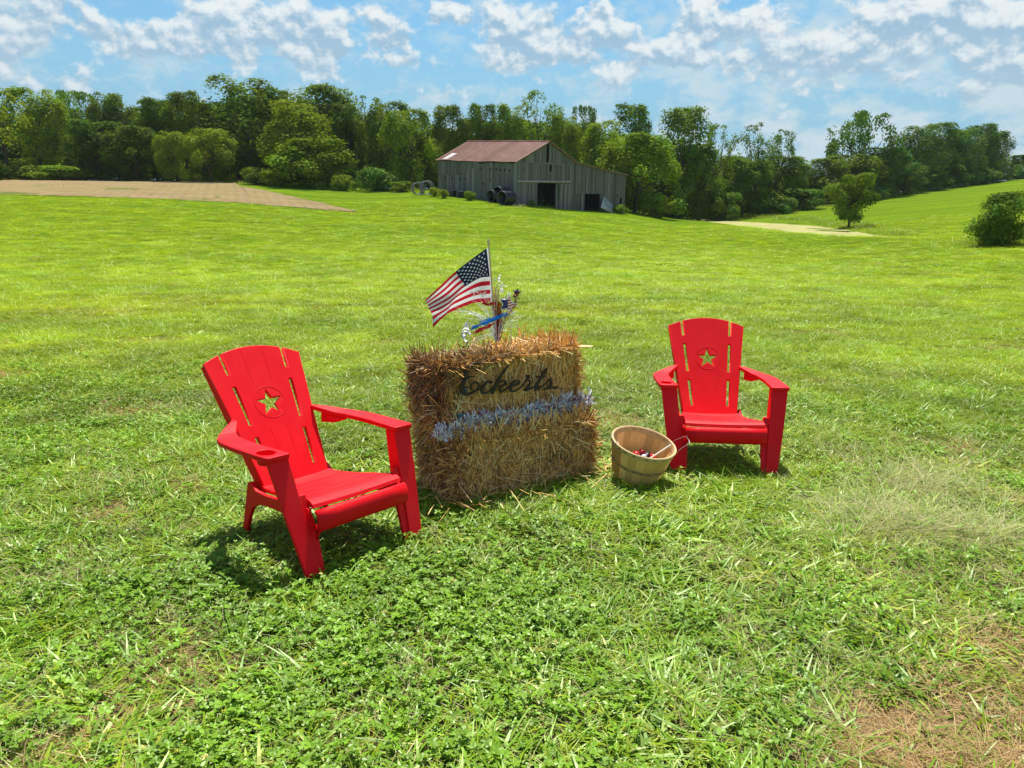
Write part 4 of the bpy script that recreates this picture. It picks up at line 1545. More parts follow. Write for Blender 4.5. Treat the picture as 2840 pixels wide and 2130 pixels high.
    co = t.n('ShaderNodeSeparateXYZ', inp={0: t.n('ShaderNodeTexCoord').outputs['Object']})
    x, z = co.outputs[0], co.outputs[2]
    zz = t.math('MULTIPLY_ADD', x, -.35, z)
    w = t.math('FRACT', t.math('DIVIDE', t.math('ADD', zz, 1.0), .0180))
    strip = t.math('GREATER_THAN', w, .5)
    c = t.mix(strip, rgba((.78, .74, .74)), rgba((.50, .012, .03)))
    blue = t.math('LESS_THAN', x, .001)
    vo = t.n('ShaderNodeTexVoronoi', feature='F1')
    vo.inputs['Scale'].default_value = 95.0
    vo.inputs['Randomness'].default_value = 0.15
    t.set(vo, 'Vector', t.n('ShaderNodeTexCoord').outputs['Object'])
    bl = t.mix(t.math('LESS_THAN', vo.outputs['Distance'], .30), rgba((.012, .016, .16)), rgba((.8, .8, .82)))
    c = t.mix(blue, c, bl)
    b_ = t.n('ShaderNodeBsdfPrincipled', inp={'Base Color': c, 'Roughness': .4})
    finish(t, b_.outputs[0])
    ob('card', bm_mesh('card', bm, m), root)
    S = Soup()
    S.tube([(x_, -.0035, z_) for x_, z_ in rim], .0022, 5, (.85, .85, .88), True)
    ob('border', S.mesh('border', m_pl), root)
    S = Soup()
    S.tube([np.array((-.005, .004, -R * .4)), np.array(crop4(1150, 1500)) - np.array(crop4(1285, 1055, -.045))], .0016, 5, (.80, .80, .82))
    ob('stem', S.mesh('stem', m_pl), root)
    # navy star on a stem of red and white beads
    root = empty('navy_star', Matrix.Translation(crop4(1420, 875)), 'puffy navy blue star on a stem wound with red and white beads', 'decoration')
    bm = bmesh.new()
    R = 78 * px
    rim = star_pts(0, 0, R, R * .5, .1)
    vs = [bm.verts.new((x, -.1 * z, z * .62)) for x, z in rim]
    f_, b2 = bm.verts.new((0, -.016, .004)), bm.verts.new((0, .016, .004))
    for i in range(10):
        bm.faces.new((vs[i], vs[(i + 1) % 10], f_))
        bm.faces.new((vs[(i + 1) % 10], vs[i], b2))
    bmesh.ops.subdivide_edges(bm, edges=bm.edges, cuts=1, smooth=.3, use_grid_fill=True)
    ob('star', bm_mesh('star', bm, mat_simple('navy_glitter', (.008, .014, .050), .25, .7, .5, 300, .4)), root)
    o0 = np.array(crop4(1420, 875))
    path = np.array([(1415, 900), (1405, 960), (1395, 1040), (1370, 1100), (1310, 1170), (1250, 1260), (1190, 1380), (1150, 1500)], float)
    C = np.array([np.array(crop4(a, b, -.02)) - o0 for a, b in path])
    s = np.linspace(0, len(C) - 1, 40)
    C = np.stack([np.interp(s, np.arange(len(C)), C[:, k]) for k in range(3)], 1)
    S = Soup()
    S.tube(C, .0016, 5, (.12, .02, .02))
    ob('stem', S.mesh('stem', m_pl), root)
    S = Soup()
    uvs = [(0, 0, 1)] + [(math.sin(a) * math.cos(b), math.sin(a) * math.sin(b), math.cos(a)) for a in (1.05, 2.1) for b in np.linspace(0, 2 * math.pi, 6, endpoint=False)] + [(0, 0, -1)]
    fcs = [(0, 1 + i, 1 + (i + 1) % 6, 0) for i in range(6)] + [(1 + i, 7 + i, 7 + (i + 1) % 6, 1 + (i + 1) % 6) for i in range(6)] + [(13, 7 + (i + 1) % 6, 7 + i, 13) for i in range(6)]
    uvs = np.array(uvs)
    mid = [(1 + i, 7 + i, 7 + (i + 1) % 6, 1 + (i + 1) % 6) for i in range(6)]
    cap = [(1, 2, 3, 4), (1, 4, 5, 6), (10, 9, 8, 7), (12, 11, 10, 7)]
    for k in range(300):
        i_ = int(39 * r.random() ** 1.3)
        p = C[i_] + r.normal(0, .0085, 3)
        col = [(.42, .012, .02), (.20, .02, .02), (.75, .70, .66), (.10, .02, .02), (.55, .25, .10)][r.choice(5, p=[.4, .2, .2, .12, .08])]
        S.add(p + uvs * r.uniform(.0026, .0045), mid + cap, col)
    ob('beads', S.mesh('beads', m_foil, True), root)
    for (x, y) in ((1345, 918), (1362, 950), (1508, 870)):
        S = Soup()
        e = np.array(crop4(x, y, -.02)) - o0
        st = C[6]
        S.tube([st, (st + e) / 2 + np.array([0, 0, .006]), e], .0009, 4, (.03, .02, .03))
        S.add(e + uvs * .0045, mid + cap, (.02, .02, .03) if x < 1500 else (.35, .6, .85))
        ob('bead', S.mesh('bead', m_pl), root)
    # plain stick leaning to the right of the bunch
    S = Soup()
    a, b = np.array(crop4(1315, 1180, -.03)), np.array(crop4(1345, 1640, -.03))
    S.tube([b - a, (b - a) * .4, np.zeros(3)], .0030, 6, (1, 1, 1))
    o = ob('pale_stick', S.mesh('pale_stick', mat_simple('bleached_stick', (.74, .66, .50), .6)))
    o.matrix_world = Matrix.Translation(Vector(a))
    tag(o, 'thin pale stick standing in the straw under the bead stem', 'stick')


make_picks()

# ------------------------------------------------------------------ bushel basket with sweets
BASK = FR @ Matrix.Translation((.822, 4.68, .020)) @ Matrix.Rotation(math.radians(10), 4, 'Y') @ Matrix.Rotation(math.radians(13), 4, 'X')


def make_basket():
    root = empty('bushel_basket', BASK, 'round slatted wooden bushel basket between the bales and the rear chair', 'basket')
    r = np.random.default_rng(9)
    HB, RB, RT = .238, .150, .208
    m_sl = mat_simple('basket_wood', (1, 1, 1), .6, .3, .22, 9, .25, tone=True)
    rad = lambda z: RB + (RT - RB) * (z / HB) ** .85
    n = 22
    for k in range(n):                                  # thin bent staves, every other one a little outside its neighbours
        S = Soup()
        a0 = 2 * math.pi * k / n
        w = 2 * math.pi / n * r.uniform(.505, .53)
        lift = .0036 if k % 2 else 0.0
        zs = np.linspace(0.0, HB - .002, 7)
        rows = []
        for z in zs:
            for a in np.linspace(a0 - w, a0 + w, 4):
                rows.append(((rad(z) + lift) * math.cos(a), (rad(z) + lift) * math.sin(a), z))
        inner = [(x * (1 - .0022 / math.hypot(x, y)), y * (1 - .0022 / math.hypot(x, y)), z) for x, y, z in rows]
        V = np.array(rows + inner)
        q = 28
        F = []
        for i in range(6):
            for j in range(3):
                F.append((i * 4 + j, i * 4 + j + 1, i * 4 + j + 5, i * 4 + j + 4))
                F.append((q + i * 4 + j + 1, q + i * 4 + j, q + i * 4 + j + 4, q + i * 4 + j + 5))
            for j in (0, 3):
                F.append((i * 4 + j, (i + 1) * 4 + j, q + (i + 1) * 4 + j, q + i * 4 + j))
        for j in range(3):
            F.append((24 + j, 25 + j, q + 25 + j, q + 24 + j))
        S.add(V, F, np.array([(.86, .54, .20), (.76, .47, .16), (.90, .58, .24), (.66, .40, .14), (.84, .55, .20)])[r.integers(0, 5)] * r.uniform(.68, 1.05))
        ob('stave', S.mesh('stave', m_sl), root)
    def hoop(z, h, thick, out, col, nm='hoop'):
        S = Soup()
        m = 72
        V, F = [], []
        for i in range(m):
            a = 2 * math.pi * i / m
            for (dr, dz) in ((0, -h / 2), (thick, -h / 2), (thick, h / 2), (0, h / 2)):
                zz = z + dz
                R = rad(min(max(zz, 0), HB)) + out + dr
                V.append((R * math.cos(a), R * math.sin(a), zz))
        for i in range(m):
            for k in range(4):
                F.append((i * 4 + k, ((i + 1) % m) * 4 + k, ((i + 1) % m) * 4 + (k + 1) % 4, i * 4 + (k + 1) % 4))
        S.add(V, F, col)
        # dark staple marks
        for k in range(22):
            a = 2 * math.pi * (k + .5 * r.random()) / 22
            R = rad(min(z, HB)) + out + (thick if out >= 0 else 0) + (.0006 if out >= 0 else -.0006)
            t_ = np.array([-math.sin(a), math.cos(a), 0])
            c = np.array([R * math.cos(a), R * math.sin(a), z])
            S.add([c - t_ * .013 + [0, 0, .002], c + t_ * .013 + [0, 0, .002], c + t_ * .010 - [0, 0, .003], c - t_ * .010 - [0, 0, .003]], [(0, 1, 2, 3)], (.09, .05, .03))
        ob(nm, S.mesh(nm, m_sl), root)
    hoop(HB - .012, .030, .0040, .0030, (.60, .43, .21), 'rim')
    hoop(HB - .014, .034, .0035, -.0065, (.58, .38, .19), 'inner_rim')
    hoop(HB * .44, .020, .0035, .0030, (.42, .28, .13))
    S = Soup()
    S.tube([((RT + .001) * math.cos(a), (RT + .001) * math.sin(a), HB + .002) for a in np.linspace(0, 2 * math.pi, 72, endpoint=False)], .0042, 6, (.64, .47, .25), True)
    ob('rim_cord', S.mesh('rim_cord', m_sl, True), root)
    S = Soup()                                          # floor of thin boards
    for k in range(-3, 4):
        y0, y1 = k * .040 - .019, k * .040 + .019
        h = math.sqrt(max(.0004, (RB - .004) ** 2 - min((abs(k) * .040 + .019), .14) ** 2))
        S.add([(-h, y0, .006), (h, y0, .006), (h, y1, .006), (-h, y1, .006)], [(0, 1, 2, 3)], (.42, .29, .15))
    ob('floor', S.mesh('floor', m_sl), root)
    m_w = mat_simple('handle_wire', (.55, .52, .48), .35, .5, metal=.8)
    for a0, tilt in ((math.radians(8), .075), (math.radians(188), -.02)):
        S = Soup()
        c, s = math.cos(a0), math.sin(a0)
        t_ = np.array([-s, c, 0])
        e = np.array([c, s, 0])
        R = RT + .006
        pts = [(-.060, R, HB - .030), (-.060, R + .004, HB - .005), (-.058, R + .2 * tilt, HB + .012), (-.048, R + tilt * .85, HB + .052), (-.040, R + tilt, HB + .060),
               (.040, R + tilt, HB + .060), (.048, R + tilt * .85, HB + .052), (.058, R + .2 * tilt, HB + .012), (.060, R + .004, HB - .005), (.060, R, HB - .030)]
        if tilt < 0:                                    # this one has fallen in over the rim
            pts = [(-.060, R, HB - .030), (-.060, R + .004, HB + .004), (-.058, R - .02, HB + .006), (-.050, R - .045, HB - .022), (-.042, R - .050, HB - .030),
                   (.042, R - .050, HB - .030), (.050, R - .045, HB - .022), (.058, R - .02, HB + .006), (.060, R + .004, HB + .004), (.060, R, HB - .030)]
        S.tube([t_ * a + e * b + np.array([0, 0, z]) for a, b, z in pts], .0014, 5)
        ob('handle', S.mesh('handle', m_w, True), root)
    # contents
    def at_b(x, y, z):
        return BASK @ Vector((x, y, z))
    def sweet(name, label, cat, pos, R, col, group, rough=.3, sq=(1, 1, 1), twist=True):
        bm = bmesh.new()
        bmesh.ops.create_uvsphere(bm, u_segments=16, v_segments=10, radius=R)
        for v in bm.verts:
            v.co = Vector((v.co.x * sq[0], v.co.y * sq[1], v.co.z * sq[2])) * (1 + .06 * math.sin(v.co.x * 300 + v.co.z * 200))
        if twist:                                       # fanned ends of the wrapper
            for sg in (1, -1):
                c0 = bm.verts.new((sg * R * sq[0] * .95, 0, 0))
                fan = [bm.verts.new((sg * R * (sq[0] + .75 + .12 * (k % 2)), R * .62 * math.sin(a), R * .62 * math.cos(a))) for k, a in enumerate(np.linspace(0, 2 * math.pi, 10, endpoint=False))]
                for k in range(10):
                    bm.faces.new((c0, fan[k], fan[(k + 1) % 10]))
        o = ob(name, bm_mesh(name, bm, mat_simple(name + '_skin', col, rough, .5), True))
        o.matrix_world = Matrix.Translation(at_b(*pos)) @ Euler((r.uniform(-.5, .5), r.uniform(-.5, .5), r.uniform(0, 3))).to_matrix().to_4x4()
        tag(o, label, cat, group)
    g = 'sweets lying in the basket'
    sweet('wrapped_sweet', 'large glossy red sweet at the left of the basket', 'sweet', (-.02, .040, .120), .025, (.55, .006, .014), g, .2, (1.3, 1, .9), False)
    sweet('wrapped_sweet', 'dark red wrapped sweet behind the large glossy one', 'sweet', (.030, .085, .118), .019, (.30, .006, .012), g)
    sweet('wrapped_sweet', 'bright red sweet under the white stick in the basket', 'sweet', (.095, .03, .132), .020, (.62, .008, .016), g, .25, (1.2, 1, .9), False)
    sweet('wrapped_sweet', 'pale blue and white wrapped sweet in the middle of the basket', 'sweet', (.035, .030, .116), .019, (.62, .66, .74), g)
    sweet('wrapped_sweet', 'nearly black wrapped sweet beside the white one', 'sweet', (.066, .060, .118), .018, (.03, .015, .02), g)
    bm = bmesh.new()
    rr = random.Random(4)
    bmesh.ops.create_icosphere(bm, subdivisions=3, radius=.118)
    for v in bm.verts:
        v.co.z = v.co.z * .30 if v.co.z > 0 else v.co.z * .2
        v.co += Vector((rr.uniform(-1, 1), rr.uniform(-1, 1), rr.uniform(-1, 1))) * .006
    m, t = mat_new('tissue')
    nz = t.n('ShaderNodeTexVoronoi')
    nz.inputs['Scale'].default_value = 45.0
    t.set(nz, 'Vector', t.n('ShaderNodeTexCoord').outputs['Object'])
    cr = t.mix(t.ramp(nz.outputs['Color'], .4, .6), rgba((.55, .50, .47)), rgba((.10, .03, .04)))
    finish(t, t.n('ShaderNodeBsdfPrincipled', inp={'Base Color': cr, 'Roughness': .5}).outputs[0])
    o = ob('crumpled_paper', bm_mesh('crumpled_paper', bm, m))
    o.matrix_world = BASK @ Matrix.Translation((0.02, .02, .074))
    tag(o, 'crumpled wrapping paper under the sweets in the basket', 'paper')
    S = Soup()
    a, b = at_b(.060, -.01, .128), at_b(.190, .045, .235)
    S.tube([np.zeros(3), np.array(b - a)], .0052, 8, (1, 1, 1))
    o = ob('white_stick', S.mesh('white_stick', mat_simple('white_card', (.80, .78, .72), .5), True))
    o.matrix_world = Matrix.Translation(a)
    tag(o, 'white paper stick leaning against the inside of the basket', 'stick')


make_basket()
# ------------------------------------------------------------------ old barn
BX = lambda x, y: (895.7 + x * .2465, 272.6 + y * .2465)     # barn view of the photograph
BARN_A = at(*BX(890, 676), 95.0)
_g = math.radians(40)
BG = Vector((math.cos(_g), math.sin(_g), 0))                 # along the gable wall
BS = Vector((-math.sin(_g), math.cos(_g), 0))                # along the side wall


def wall_hit(px, py, org, dr):
    d = ray_dir(px, py)
    n = Vector((-dr.y, dr.x, 0))
    t = (org - CAMP).dot(n) / d.dot(n)
    q = CAMP + d * t
    return (q - org).dot(dr), q.z


GP = lambda x, y: wall_hit(*BX(x, y), BARN_A, BG)
SP = lambda x, y: wall_hit(*BX(x, y), BARN_A, BS)


def mat_boards():
    m, t = mat_new('weathered_boards')
    a = t.n('ShaderNodeAttribute', attribute_name='tone')
    g = t.n('ShaderNodeNewGeometry').outputs['Position']
    n1 = t.noise(t.vmath('MULTIPLY', g, (7.0, 7.0, .5)), 1.0, 5.0, .65)
    n2 = t.noise(t.vmath('MULTIPLY', g, (1.0, 1.0, .35)), .7, 4.0, .6)
    f = t.math('MULTIPLY_ADD', n1, 1.1, .45)
    c = t.mix(1.0, a.outputs['Color'], t.n('ShaderNodeCombineColor', inp={0: f, 1: f, 2: f}).outputs[0], 'MULTIPLY')
    c = t.mix(t.math('MULTIPLY', t.ramp(n2, .45, .75), .5), c, rgba((.10, .095, .09)))
    b = t.n('ShaderNodeBsdfPrincipled', inp={'Base Color': c, 'Roughness': .85})
    b.inputs['Specular IOR Level'].default_value = .15
    bp = t.n('ShaderNodeBump', inp={'Height': n1, 'Strength': .4, 'Distance': .02})
    t.set(b, 'Normal', bp.outputs[0])
    finish(t, b.outputs[0])
    return m


def mat_rust():
    m, t = mat_new('rusty_roof')
    co = t.n('ShaderNodeTexCoord').outputs['Object']
    n1 = t.noise(t.vmath('MULTIPLY', co, (.9, .22, 1)), 1.0, 5.0, .65)
    n2 = t.noise(co, 1.1, 6.0, .7)
    a = t.n('ShaderNodeAttribute', attribute_name='tone')
    c = t.mix(t.ramp(n1, .35, .7), rgba((.225, .098, .072)), rgba((.29, .150, .120)))
    c = t.mix(t.math('MULTIPLY', t.ramp(n2, .55, .8), .55), c, rgba((.15, .055, .035)))
    c = t.mix(1.0, c, a.outputs['Color'], 'MULTIPLY')
    b = t.n('ShaderNodeBsdfPrincipled', inp={'Base Color': c, 'Roughness': .62, 'Metallic': .0})
    b.inputs['Specular IOR Level'].default_value = .35
    finish(t, b.outputs[0])
    return m


def build_barn():
    r = np.random.default_rng(31)
    M_B, M_R = mat_boards(), mat_rust()
    root = empty('barn', Matrix.Translation(BARN_A), 'weathered grey board barn with a rusty red roof in front of the trees', 'barn')
    M_DK = mat_simple('dark_timber', (.035, .030, .028), .9, .1)
    A = np.array(BARN_A)
    g, s, zv = np.array(BG), np.array(BS), np.array((0, 0, 1.0))
    base = A[2]
    W = lambda a, b, z: a * g + b * s + np.array((0, 0, z - base))       # local to the barn's root
    ev, rg, kk, le, br = GP(892, 314), GP(1172, 142), GP(1402, 316), GP(1838, 424), GP(1836, 745)
    LEN = SP(212, 580)[0]
    tEnd = br[0]
    outline = [(0, ev[1]), (rg[0], rg[1]), (kk[0], kk[1]), (le[0] * .62 + kk[0] * .38, le[1] * .62 + kk[1] * .38 - .12), (tEnd, le[1])]
    xs, zs = [p[0] for p in outline], [p[1] for p in outline]
    topz = lambda t: float(np.interp(t, xs, zs))
    gz = lambda a, b: float(zf(*(A + a * g + b * s)[:2]))
    pal = np.array([(.33, .30, .335), (.21, .19, .215), (.44, .41, .43), (.14, .125, .14), (.28, .255, .28), (.24, .21, .23)]) * .50

    def boards(name, span, top, bottom, org, dr, out, openings, parent, cols=pal, wid=.21, jag=.12, gap=.10, skip=0.05, thick=.03, proud=0.0, breaks=None):
        S = Soup()
        t = span[0]
        while t < span[1] - .02:
            w = min(wid * r.uniform(.75, 1.2), span[1] - t)
            z1, z0 = top(t + w / 2), bottom(t + w / 2)
            iv = [(z0 - r.uniform(0, jag), z1)]
            if breaks:
                for zb in breaks:
                    new = []
                    for a_, b_ in iv:
                        if a_ < zb < b_:
                            new += [(a_, zb - .01), (zb + .01, b_)]
                        else:
                            new.append((a_, b_))
                    iv = new
            for (o0, o1, p0, p1) in openings:
                if t + w * .5 > o0 and t + w * .5 < o1:
                    new = []
                    for a_, b_ in iv:
                        if p0 > a_ and p1 < b_:
                            new += [(a_, p0), (p1, b_)]
                        elif p1 <= a_ or p0 >= b_:
                            new.append((a_, b_))
                        elif p0 > a_:
                            new.append((a_, p0))
                        elif p1 < b_:
                            new.append((p1, b_))
                    iv = new
            g0 = r.uniform(.1, 1) ** 3 * gap * w
            for a_, b_ in iv:
                if b_ - a_ < .05 or (r.random() < skip and b_ - a_ > 1.0 and False):
                    continue
                c = (cols[r.integers(0, len(cols))] * .6 + cols.mean(0) * .4) * r.uniform(.75, 1.2)
                o = proud + r.uniform(0, .02)
                P = []
                for oo in (o, o + thick):
                    for (tt, zz) in ((t + g0 / 2, a_), (t + w - g0 / 2, a_), (t + w - g0 / 2, b_), (t + g0 / 2, b_)):
                        zt = zz if zz != z1 else min(zz, top(tt))
                        P.append(np.array(org) - A + dr * tt + out * oo + np.array((0, 0, zt - org[2])))
                S.add(P, [(0, 1, 2, 3), (7, 6, 5, 4), (0, 4, 5, 1), (1, 5, 6, 2), (2, 6, 7, 3), (3, 7, 4, 0)], c)
            t += w
        return ob(name, S.mesh(name, M_B), parent)

    gout, sout = -s, -g                                              # outward normals of the two visible walls
    # --- gable wall with its openings
    d0, d1 = GP(1072, 495), GP(1232, 700)
    sl = GP(1160, 165), GP(1176, 318)
    l0, l1 = GP(1486, 592), GP(1612, 742)
    ld = GP(1392, 588)
    hl = GP(1095, 292), GP(1106, 306)
    open_g = [(d0[0], d1[0], base - 6, d0[1]), (sl[0][0], sl[1][0], sl[1][1], sl[0][1] + 3), (l0[0], l1[0], base - 6, l0[1]),
              (GP(1184, 340)[0], GP(1197, 340)[0], GP(1184, 400)[1], GP(1184, 336)[1]),
              (GP(1800, 620)[0], GP(1815, 620)[0], GP(1800, 690)[1], GP(1800, 628)[1]), (GP(1772, 600)[0], GP(1780, 600)[0], GP(1772, 625)[1], GP(1772, 595)[1])]
    zbreak = GP(1150, 326)[1]
    boards('gable_wall', (0, kk[0] - .35), lambda t: topz(t) - .05, lambda t: gz(t, 0) - .25, A, g, gout, open_g, root, breaks=[zbreak])
    boards('lean_to_wall', (kk[0] - .35, tEnd), lambda t: topz(t) - .05, lambda t: gz(t, 0) - .25, A, g, gout, open_g, root, cols=pal * np.array((.86, .84, .86)), proud=-.03)
    # --- side wall
    eL = SP(200, 296)
    sz = lambda t: float(np.interp(t, [0, LEN], [ev[1], eL[1]]))
    open_s = [(SP(578, 0)[0], SP(562, 0)[0], SP(570, 328)[1], SP(570, 308)[1]), (SP(484, 0)[0], SP(477, 0)[0], SP(480, 560)[1], SP(480, 470)[1]),
              (SP(880, 0)[0], SP(872, 0)[0], SP(876, 668)[1], SP(876, 640)[1])]
    for xk in (600, 640, 700, 770, 830):
        open_s.append((SP(xk + 9, 0)[0], SP(xk, 0)[0], SP(xk, 330)[1], SP(xk, 314)[1]))
    for xk, yk in ((575, 368), (620, 362), (660, 372), (712, 375), (750, 380), (790, 378), (830, 384), (235, 442), (265, 450), (318, 455), (400, 462), (440, 455), (665, 470), (600, 500)):
        open_s.append((SP(xk + 7, 0)[0], SP(xk, 0)[0], SP(xk, yk + 14)[1], SP(xk, yk - 6)[1]))
    tm = SP(458, 0)[0]
    palS = pal * np.array((1.10, 1.13, 1.12))
    boards('side_wall', (0, tm), lambda t: sz(t) - .12, lambda t: gz(0, t) - .25, A, s, sout, open_s, root, cols=palS)
    zb = SP(330, 425)[1]
    boards('side_wall', (tm, LEN), lambda t: sz(t) - .12, lambda t: gz(0, t) - .25, A, s, sout, open_s, root, cols=palS * .93, breaks=[zb])
    h0, h1 = SP(548, 368), SP(461, 640)
    boards('hatch_door', (h0[0], h1[0]), lambda t: h0[1], lambda t: gz(0, t) + .1, A, s, sout, [], root, cols=palS * 1.08, proud=.055)
    # far walls close the barn
    boards('back_wall', (0, tEnd), lambda t: topz(t) + (eL[1] - ev[1]) - .05, lambda t: gz(t, LEN) - .3, A + s * LEN, g, s, [], root)
    boards('far_side_wall', (0, LEN), lambda t: le[1] - .1 + (eL[1] - ev[1]) * t / LEN, lambda t: gz(tEnd, t) - .3, A + g * tEnd, s, g, [], root)
    # --- roofs: ribbed metal sheets
    over = .35
    def sheet(name, a0, a1, b0, b1, mats, ribs=True, tone_fn=None, thick=.05, lift=0.0):
        """a0,a1: (t, z) of the two long edges at the front, b0,b1 the same at the back"""
        S = Soup()
        nn = 46
        fr = np.linspace(0, 1, nn + 1)
        f0, f1 = W(a0[0], -over, a0[1]), W(a1[0], -over, a1[1])
        k0, k1 = W(b0[0], LEN + .3, b0[1]), W(b1[0], LEN + .3, b1[1])
        up = unit(np.cross(f1 - f0, k0 - f0))
        up = up if up[2] > 0 else -up
        for i in range(nn):
            p = [f0 + (k0 - f0) * fr[i], f1 + (k1 - f1) * fr[i], f1 + (k1 - f1) * fr[i + 1], f0 + (k0 - f0) * fr[i + 1]]
            sag = .07 * np.sin(fr[i] * 9) + .05 * np.sin(fr[i] * 23 + 1)
            sag2 = .07 * np.sin(fr[i + 1] * 9) + .05 * np.sin(fr[i + 1] * 23 + 1)
            p = [p[0] + up * lift, p[1] + up * lift + zv * sag * .5, p[2] + up * lift + zv * sag2 * .5, p[3] + up * lift]
            tn = r.uniform(.86, 1.12) if tone_fn is None else tone_fn(fr[i], r)
            q = [v - up * thick for v in p]
            S.add(p + q, [(0, 1, 2, 3), (7, 6, 5, 4), (0, 4, 5, 1), (1, 5, 6, 2), (2, 6, 7, 3), (3, 7, 4, 0)], np.array((1, 1, 1)) * tn)
            if ribs:                                                   # raised seam
                w = (p[3] - p[0]) * .09
                a = [p[0] + up * .0, p[1] + up * .0, p[1] + w, p[0] + w]
                b = [v + up * .055 for v in a]
                S.add(a + b, [(4, 5, 6, 7), (0, 4, 7, 3), (1, 2, 6, 5), (3, 7, 6, 2), (0, 1, 5, 4)], np.array((1, 1, 1)) * tn * .97)
        return ob(name, S.mesh(name, mats), root)

    eF = (-.30, ev[1] - .02)
    eB = (-.30, eL[1])
    rB = SP(425, 140)
    # ridge at the back: solve its height on the ray through its far end
    org = BARN_A + BG * rg[0]
    rbz = wall_hit(*BX(425, 138), org, BS)
    ridgeB = (rg[0], rbz[1])
    roof = sheet('roof', (rg[0], rg[1] + .10), eF, ridgeB, eB, M_R, tone_fn=lambda f, r_: r_.uniform(.88, 1.12) * (1.35 if .66 < f < .69 else 1))
    dz = ridgeB[1] - rg[1]
    sheet('roof', (rg[0] + .02, rg[1] + .08), (kk[0], kk[1] + .06), (rg[0] + .02, ridgeB[1]), (kk[0], kk[1] + dz + .06), M_R)
    sheet('lean_to_roof', (kk[0] + .02, kk[1] + .02), (le[0] * .62 + kk[0] * .38, outline[3][1] + .05), (kk[0] + .02, kk[1] + dz), (le[0] * .62 + kk[0] * .38, outline[3][1] + dz), M_R)
    sheet('lean_to_roof', (le[0] * .62 + kk[0] * .38 + .02, outline[3][1] + .04), (le[0] + .5, le[1] - .02), (le[0] * .62 + kk[0] * .38 + .02, outline[3][1] + dz), (le[0] + .5, le[1] + dz), M_R)
    # ridge cap and a bright replacement sheet near the far eave
    S = Soup()
    S.tube([W(rg[0], -over - .02, rg[1] + .13), W(rg[0], LEN * .5, (rg[1] + ridgeB[1]) / 2 + .10), W(rg[0], LEN + .3, ridgeB[1] + .06)], .10, 6, (1.25, 1.2, 1.2))
    ob('ridge_cap', S.mesh('ridge_cap', M_R), roof)
    S = Soup()
    f0, f1 = W(rg[0], -over, rg[1] + .10), W(*(eF[0], -over, eF[1]))
    k0, k1 = W(rg[0], LEN + .3, ridgeB[1]), W(eB[0], LEN + .3, eB[1])
    up = unit(np.cross(f1 - f0, k0 - f0))
    up = up if up[2] > 0 else -up
    pt = lambda a, b: (f0 + (k0 - f0) * b) * (1 - a) + (f1 + (k1 - f1) * b) * a
    q = [pt(.66, .845), pt(.97, .845), pt(.97, .915), pt(.66, .915)]
    q = [v + up * .075 for v in q]
    S.add(q + [v - up * .012 for v in q], [(0, 1, 2, 3), (7, 6, 5, 4), (0, 4, 5, 1), (1, 5, 6, 2), (2, 6, 7, 3), (3, 7, 4, 0)], (1, 1, 1))
    ob('bright_sheet', S.mesh('bright_sheet', mat_simple('zinc_sheet', (.62, .58, .55), .5, .4, .3, 3)), roof)
    # fascia boards under the gable edges
    S = Soup()
    pts = [W(t_, -.12, topz(t_) - .10) for t_ in (0 - .25, rg[0])]
    for a_, b_ in ((W(-.28, -.10, ev[1] - .12), W(rg[0], -.10, rg[1] - .05)), (W(rg[0], -.10, rg[1] - .05), W(kk[0], -.10, kk[1] - .09)), (W(kk[0], -.10, kk[1] - .09), W(le[0] + .4, -.10, le[1] - .12))):
        S.tube([a_, b_], .085, 4, (.16, .15, .15))
    ob('fascia', S.mesh('fascia', M_B), root)
    # trim band across the gable, sliding door rail, door leaves
    S = Soup()
    z0 = zbreak
    S.tube([W(.05, -.08, z0), W(kk[0] - .4, -.08, z0 - .05)], .05, 4, (.22, .21, .22))
    ob('band', S.mesh('band', M_B), root)
    S = Soup()
    ra, rb = GP(897, 484), GP(1358, 488)
    S.tube([W(ra[0], -.16, ra[1]), W(rb[0], -.16, rb[1])], .11, 4, (.36, .36, .37))
    rail = ob('door_rail', S.mesh('door_rail', M_B), root)
    dl = GP(948, 500)
    boards('sliding_door', (dl[0], d0[0]), lambda t: d0[1] - .02, lambda t: gz(t, 0) + .08, A, g, gout, [], root, cols=pal * 1.18, proud=.075)
    dr_ = GP(1360, 500)
    sd = boards('sliding_door', (d1[0], dr_[0]), lambda t: d0[1] - .06, lambda t: gz(t, 0) + .08, A, g, gout, [], root, cols=pal * 1.10, proud=.075)
    S = Soup()
    pa = GP(1245, 500)
    for k in range(7):
        S.tube([W(pa[0] + .02 * k, -.14, pa[1] - .25 - .28 * k), W(pa[0] + .45 - .03 * k, -.14, pa[1] - .30 - .28 * k)], .09, 4, (.035, .05, .035))
    ob('hanging_sack', S.mesh('hanging_sack', M_B), root)
    boards('lean_to_door', (ld[0], l0[0]), lambda t: ld[1], lambda t: gz(t, 0) + .02, A, g, gout, [], root, cols=pal * 1.0, proud=.055)
    # posts and braces seen in the dark doorway
    for (xa, ya, xb, yb) in ((1136, 560, 1134, 712), (1145, 690, 1175, 640), (1200, 560, 1228, 610), (1155, 705, 1150, 520)):
        a_, b_ = GP(xa, ya), GP(xb, yb)
        S = Soup()
        S.tube([W(a_[0], .9, a_[1]), W(b_[0], .9, b_[1])], .06, 4, (.05, .045, .045))
        ob('brace', S.mesh('brace', M_B), root)
    for t_ in (d0[0] - .12, d1[0] + .12):
        S = Soup()
        S.tube([W(t_, .15, gz(t_, 0) - .3), W(t_, .15, topz(t_) - .2)], .10, 4, (.16, .15, .15))
        ob('frame_post', S.mesh('frame_post', M_B), root)
    # floor of trodden earth
    bm = bmesh.new()
